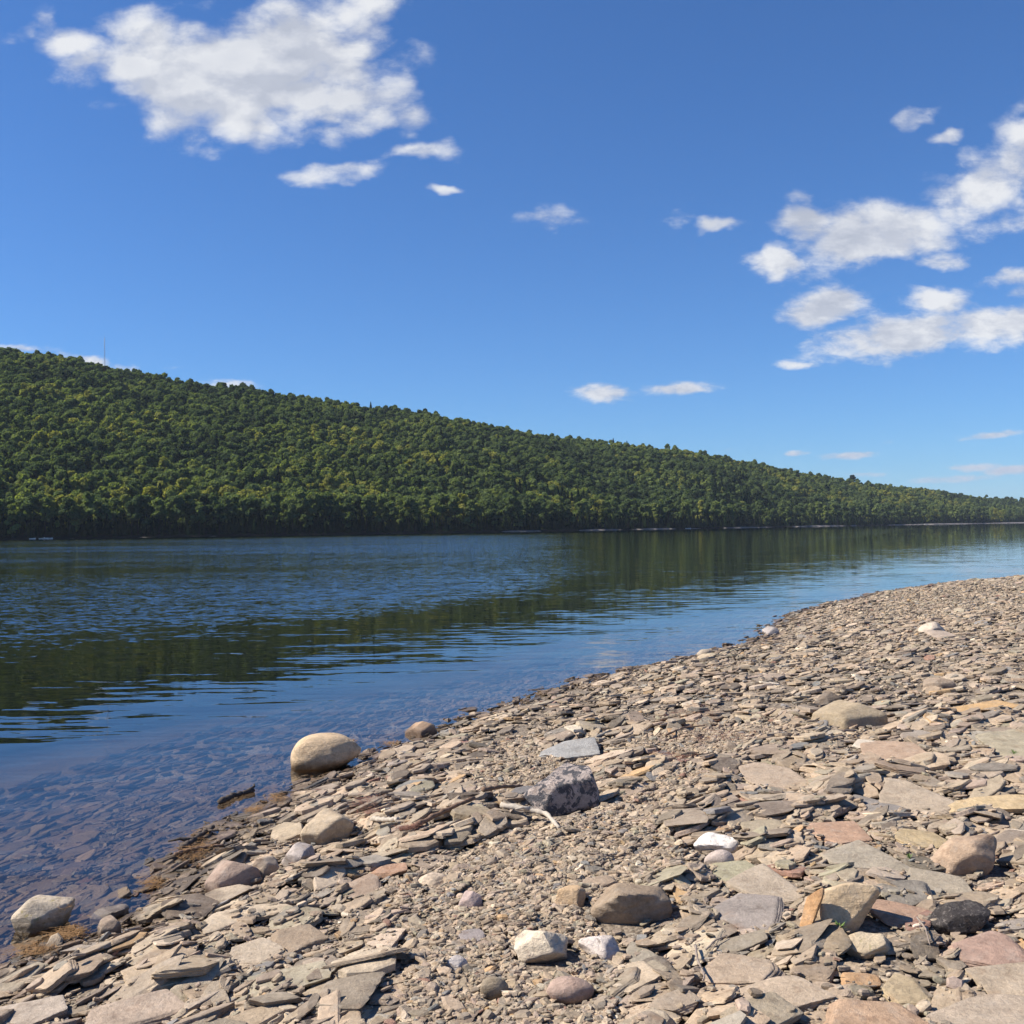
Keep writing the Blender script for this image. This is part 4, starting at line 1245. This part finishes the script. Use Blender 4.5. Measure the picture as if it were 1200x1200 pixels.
def boat(x, y, z, yaw, L, label, awning=False):
    e = bpy.data.objects.new('rowing_boat' if not awning else 'motor_boat', None); COL.objects.link(e); e.location = (x, y, z); e.rotation_euler = (0, 0, yaw)
    tag(e, label, 'boat', 'small white boats on the far shore')
    n = 14; V = []; rows_ = []
    def sec(t, s):   # half width and sheer
        w = .78 * (1 - max(0, (t - .35) / .65) ** 2.2) * (.9 + .1 * min(1, t / .3)); return w * s
    for k in range(n):
        t = k / (n - 1); x0 = (t - .5) * L; w = max(sec(t, 1), .01); sh_ = .55 + .22 * t * t
        V += [[x0, -w, sh_], [x0, -w * .85, .18], [x0, 0, 0.02 + .12 * t ** 3], [x0, w * .85, .18], [x0, w, sh_], [x0, w * .9, sh_ - .02], [x0, w * .7, .22], [x0, 0, .12 + .1 * t ** 3], [x0, -w * .7, .22], [x0, -w * .9, sh_ - .02]]
    Fq = [[k * 10 + i, k * 10 + (i + 1) % 10, (k + 1) * 10 + (i + 1) % 10, (k + 1) * 10 + i] for k in range(n - 1) for i in range(10)]
    Fq.append([0, 1, 3, 4]); Fq.append([1, 2, 3, 3][:4]) if False else None
    Fq = [f for f in Fq if f]
    link('hull', mesh_np('boat_hull', np.array(V), np.array(Fq), False, mat=m_boat), None, e)
    for t in (-.22, .12):
        q = np.array([[t * L - .15, -.62, .36], [t * L + .15, -.62, .36], [t * L + .15, .62, .36], [t * L - .15, .62, .36], [t * L - .15, -.62, .40], [t * L + .15, -.62, .40], [t * L + .15, .62, .40], [t * L - .15, .62, .40]])
        link('bench', mesh_np('boat_bench', q, np.array([[0, 3, 2, 1], [4, 5, 6, 7], [0, 1, 5, 4], [1, 2, 6, 5], [2, 3, 7, 6], [3, 0, 4, 7]]), False, mat=m_bin), None, e)
    if awning:
        link('windscreen', mesh_np('boat_windscreen', np.array([[.3, -.6, .55], [.3, .6, .55], [.1, .5, 1.15], [.1, -.5, 1.15], [.34, -.6, .55], [.34, .6, .55], [.14, .5, 1.15], [.14, -.5, 1.15]]), np.array([[0, 1, 2, 3], [4, 7, 6, 5], [0, 4, 5, 1], [1, 5, 6, 2], [2, 6, 7, 3], [3, 7, 4, 0]]), False, mat=m_boat), None, e)
    return e


def far_at(px_, off):
    bb_ = (px_ - 600) / F; y = float(np.interp(bb_, BX, SD)) - off; return bb_ * y, y
for px_, off, L, yaw, lab, aw in [(51, 9, 5.2, .15, 'white motor boat with a windscreen by the far shore at left', True), (38, 8, 3.6, -.1, 'small white rowing boat left of the motor boat', False),
                                  (58, 8, 3.4, .2, 'small white rowing boat right of the motor boat', False), (1085, 45, 6.0, .2, 'white boat by the pale shingle point far to the right', False),
                                  (806, 12, 5.0, 0, 'white boat on the far shore right of the pale green tree', False)]:
    x_, y_ = far_at(px_, off); boat(x_, y_, -.08, yaw, L, lab, aw)

# ------------------------------------------------------------------ driftwood, twigs, weeds
def wood_mat(name, c0, c1):
    m, nt, out = material(name); g = nt.add('ShaderNodeNewGeometry')
    n = nt.noise(g.outputs['Position'], 60, 5, .6)
    principled(nt, out, nt.ramp(n, [(.3, c0), (.7, c1)]), .85, bump(nt, n, .4, .004), .2); return m


m_brownw = wood_mat('brown_driftwood', (.13, .08, .05), (.26, .17, .12)); m_palew = wood_mat('bleached_driftwood', (.36, .30, .24), (.52, .45, .36)); m_darkw = wood_mat('wet_driftwood', (.04, .032, .025), (.13, .10, .08))
m_twig = wood_mat('dry_twig', (.20, .15, .12), (.34, .28, .23))


def hf_at(x, y):
    i = min(max(int((x - HX0) / CELL), 0), NXH - 1); j = min(max(int((y - HY0) / CELL), 0), NYH - 1)
    return float(HF[max(j - 1, 0):j + 2, max(i - 1, 0):i + 2].max())


def stick(pxs, r0, mat, label, name='driftwood_stick', cat='driftwood', group=None, lift=0.0, seed=0, branches=0):
    r = random.Random(seed); pts_ = []
    W = [on_beach(*p) for p in pxs]
    n = 18
    for k in range(n + 1):
        t = k / n * (len(W) - 1); i = min(int(t), len(W) - 2); u = t - i
        x = W[i][0] * (1 - u) + W[i + 1][0] * u; y = W[i][1] * (1 - u) + W[i + 1][1] * u
        pts_.append([x, y, max(hf_at(x, y), 0.0)])
    pts_ = np.array(pts_)
    zf = np.polyval(np.polyfit(np.linspace(0, 1, n + 1), pts_[:, 2], 1), np.linspace(0, 1, n + 1))
    zf += max(0, float(np.percentile(pts_[:, 2] - zf, 75)))
    line = []
    for k in range(n + 1):
        rr_ = r0[0] + (r0[1] - r0[0]) * k / n; rr_ *= 1 + .18 * math.sin(k * 1.9 + seed)
        line.append((pts_[k, 0] + r.uniform(-1, 1) * rr_ * .3, pts_[k, 1] + r.uniform(-1, 1) * rr_ * .3, zf[k] + rr_ * .7 + lift, rr_))
    segs = [line]
    for q in range(branches):
        b0 = line[r.randint(4, n - 3)]; an = r.uniform(0, 6.28); LL = r.uniform(4, 9) * b0[3]
        segs.append([b0, (b0[0] + math.cos(an) * LL * .5, b0[1] + math.sin(an) * LL * .5, b0[2] + LL * .12, b0[3] * .5), (b0[0] + math.cos(an + .3) * LL, b0[1] + math.sin(an + .3) * LL, b0[2] + LL * .1, b0[3] * .25)])
    o = link(name, tube_mesh(name, segs, mat, 9)); o_c = np.array(line[n // 2][:3])
    me = o.data; co = np.empty(len(me.vertices) * 3, np.float32); me.vertices.foreach_get('co', co); co = co.reshape(-1, 3) - o_c; me.vertices.foreach_set('co', co.ravel().astype(np.float32)); me.update()
    o.location = o_c
    tag(o, label, cat, group); return o


stick([(476, 982), (515, 966), (556, 955)], (.016, .012), m_brownw, 'brown weathered stick lying left of the mottled rock', seed=1, branches=1)
stick([(566, 948), (590, 937), (612, 928)], (.014, .010), m_brownw, 'dull brown stick ending against the mottled rock', seed=2)
stick([(588, 963), (622, 965), (640, 966), (655, 979)], (.017, .011), m_palew, 'bleached bent branch lying below the mottled rock', seed=3, branches=1)
stick([(436, 966), (450, 971), (466, 975)], (.016, .013), m_palew, 'short bleached stick at the left end of the brown stick', seed=4)
stick([(257, 955), (275, 947), (297, 939)], (.022, .014), m_darkw, 'dark wet log stub lying in the shallows at the shore', 'driftwood_log', seed=5, branches=1, lift=.004)
stick([(212, 1008), (228, 995), (250, 980)], (.02, .012), m_darkw, 'dark wet branch at the waterline above the purplish rock', seed=6, branches=2)
stick([(205, 1014), (232, 1004), (262, 996)], (.012, .008), m_brownw, 'thin brown branch among dry weed at the waterline', seed=16, branches=1)
stick([(815, 1120), (818, 1140), (826, 1160), (824, 1168)], (.005, .003), m_twig, 'thin curved twig left of the big smooth tan slab', 'twig', 'twig', seed=7, branches=1, lift=.01)
stick([(828, 1122), (838, 1112), (852, 1106)], (.004, .002), m_twig, 'hair-thin twig touching the long narrow olive slab', 'twig', 'twig', seed=8, lift=.012)
stick([(1075, 1092), (1085, 1105), (1090, 1125)], (.004, .002), m_twig, 'thin dry twig just below the reddish tan slab', 'twig', 'twig', seed=9, lift=.01)
stick([(780, 870), (800, 862), (826, 858)], (.009, .005), m_brownw, 'thin brown stick on the red litter at right centre', seed=10, branches=1)


def blades(name, patches, mat, label, cat, seed, n, Lr, wr, flat=.10):
    r = np.random.default_rng(seed); V = []; Fq = []
    for (pxc, pyc, hw, hh) in patches:
        for _ in range(n):
            u, v = r.normal(0, .5, 2); x, y = on_plane_fast(pxc + u * hw, pyc + v * hh)
            z = max(hf_at(x, y), 0) + r.uniform(0, .02); L = r.uniform(*Lr); w = r.uniform(*wr)
            a = r.uniform(0, 6.28); el = r.uniform(-.05, flat); d = np.array([math.cos(a) * math.cos(el), math.sin(a) * math.cos(el), math.sin(el)])
            sd = np.cross(d, [0, 0, 1]); sd /= np.linalg.norm(sd); p = np.array([x, y, z + .004])
            bnd = sd * r.normal(0, .25) * L; b_ = len(V); m_ = p + d * L * .55 + bnd * .5; e_ = p + d * L + bnd - np.array([0, 0, max(el, 0) * L * .5])
            V += [p - sd * w, p + sd * w, m_ + sd * w * .8 + [0, 0, w * .5], m_ - sd * w * .8, e_]
            Fq.append([b_, b_ + 1, b_ + 2, b_ + 3]); Fq.append([b_ + 3, b_ + 2, b_ + 4, b_ + 4])
    V = np.array(V); Fq = np.array(Fq); q = Fq[0::2]; t = Fq[1::2][:, :3]
    return tag(link(name, mesh_np(name, V, [q, t], False, mat=mat)), label, cat, kind='stuff')


def on_plane_fast(px_, py_):
    p = on_plane(px_, py_, .1); z = float(beach_z(np.array([p.x]), np.array([p.y]))[0]); p = on_plane(px_, py_, z); return p.x, p.y


m_straw, nt, out = material('dry_straw')
g_ = nt.add('ShaderNodeNewGeometry'); principled(nt, out, nt.ramp(nt.noise(g_.outputs['Position'], 30, 3, .6), [(.3, (.15, .08, .035)), (.7, (.33, .19, .08))]), .8, None, .2)
m_red, nt, out = material('red_litter')
g_ = nt.add('ShaderNodeNewGeometry'); principled(nt, out, nt.ramp(nt.noise(g_.outputs['Position'], 30, 3, .6), [(.3, (.12, .05, .035)), (.7, (.28, .14, .09))]), .8, None, .2)
m_green, nt, out = material('weed_leaf'); principled(nt, out, (.10, .16, .03), .6)
blades('dry_weed', [(40, 1118, 22, 9), (75, 1098, 20, 6), (90, 1090, 12, 4), (235, 995, 18, 12), (222, 1004, 14, 10), (325, 940, 12, 5), (180, 1040, 14, 7), (300, 955, 12, 4), (410, 893, 10, 3), (460, 872, 12, 2.5)], m_straw, 'matted orange-brown dry weed washed up along the waterline', 'weed', 4, 260, (.02, .07), (.0007, .002))
blades('plant_litter', [(820, 872, 40, 10), (860, 868, 26, 8), (430, 955, 20, 8), (800, 850, 30, 6), (480, 985, 14, 5), (790, 898, 26, 8), (830, 855, 20, 8)], m_red, 'reddish dry plant litter lying in patches between the stones', 'litter', 5, 240, (.015, .06), (.0007, .0022))


def weed(px_, py_, L, label, seed, n=14):
    r = np.random.default_rng(seed); x0, y0 = on_beach(px_, py_); z0 = hf_at(x0, y0) - .01; V = []; q = []; t = []
    for _ in range(n):
        a = r.uniform(0, 6.28); el = r.uniform(.3, 1.2); l = L * r.uniform(.5, 1); w = l * .09; d = np.array([math.cos(a) * math.cos(el), math.sin(a) * math.cos(el), math.sin(el)]); sd = np.cross(d, [0, 0, 1]); sd /= np.linalg.norm(sd)
        m_ = d * l * .5; e_ = d * l - np.array([0, 0, l * .15]); b_ = len(V)
        V += [-sd * w * .3, sd * w * .3, m_ + sd * w, m_ - sd * w, e_]; q.append([b_, b_ + 1, b_ + 2, b_ + 3]); t.append([b_ + 3, b_ + 2, b_ + 4])
    o = link('weed_plant', mesh_np('weed_plant', np.array(V), [np.array(q), np.array(t)], False, mat=m_green)); o.location = (x0, y0, z0)
    tag(o, label, 'plant', 'small green weeds between the stones')


weed(984, 1098, .05, 'small green weed in front of the cream tan boulder', 1)
weed(1066, 1012, .04, 'small green weed below the yellowish tan slab', 2)
weed(1188, 888, .05, 'small green weed below the large greenish slab at right', 3)
weed(963, 1005, .035, 'tiny green weed left of the wide layered slab', 4, 9)

# ------------------------------------------------------------------ haze
mh, nt, out = material('haze_air')
pv = nt.add('ShaderNodeVolumePrincipled'); pv.inputs['Color'].default_value = (.72, .84, 1, 1); pv.inputs['Density'].default_value = .00004
nt.l.new(pv.outputs[0], out.inputs['Volume'])
USE_HAZE = True
if USE_HAZE:
    a0, a1 = (-8900, -200, -14), (8900, 11800, 360)
    Vh = np.array([[x, y, z] for z in (a0[2], a1[2]) for y in (a0[1], a1[1]) for x in (a0[0], a1[0])], float)
    hz = link('haze', mesh_np('haze', Vh, Fw, False, mat=mh)); tag(hz, 'faint blue haze in the air over the lake', 'haze', kind='stuff')

# ------------------------------------------------------------------ render settings
SC.render.engine = 'CYCLES'
cy = SC.cycles
cy.use_denoising = True; cy.denoiser = 'OPENIMAGEDENOISE'; cy.denoising_input_passes = 'RGB_ALBEDO_NORMAL'
cy.max_bounces = 6; cy.diffuse_bounces = 3; cy.glossy_bounces = 3; cy.transparent_max_bounces = 12; cy.volume_bounces = 0
cy.caustics_reflective = False; cy.caustics_refractive = False
cy.use_adaptive_sampling = True; cy.adaptive_threshold = .02
vs = SC.view_settings
SC.display_settings.display_device = 'sRGB'
vs.view_transform = 'Standard'; vs.look = 'None'; vs.gamma = 1; vs.exposure = 0.65; vs.use_curve_mapping = False
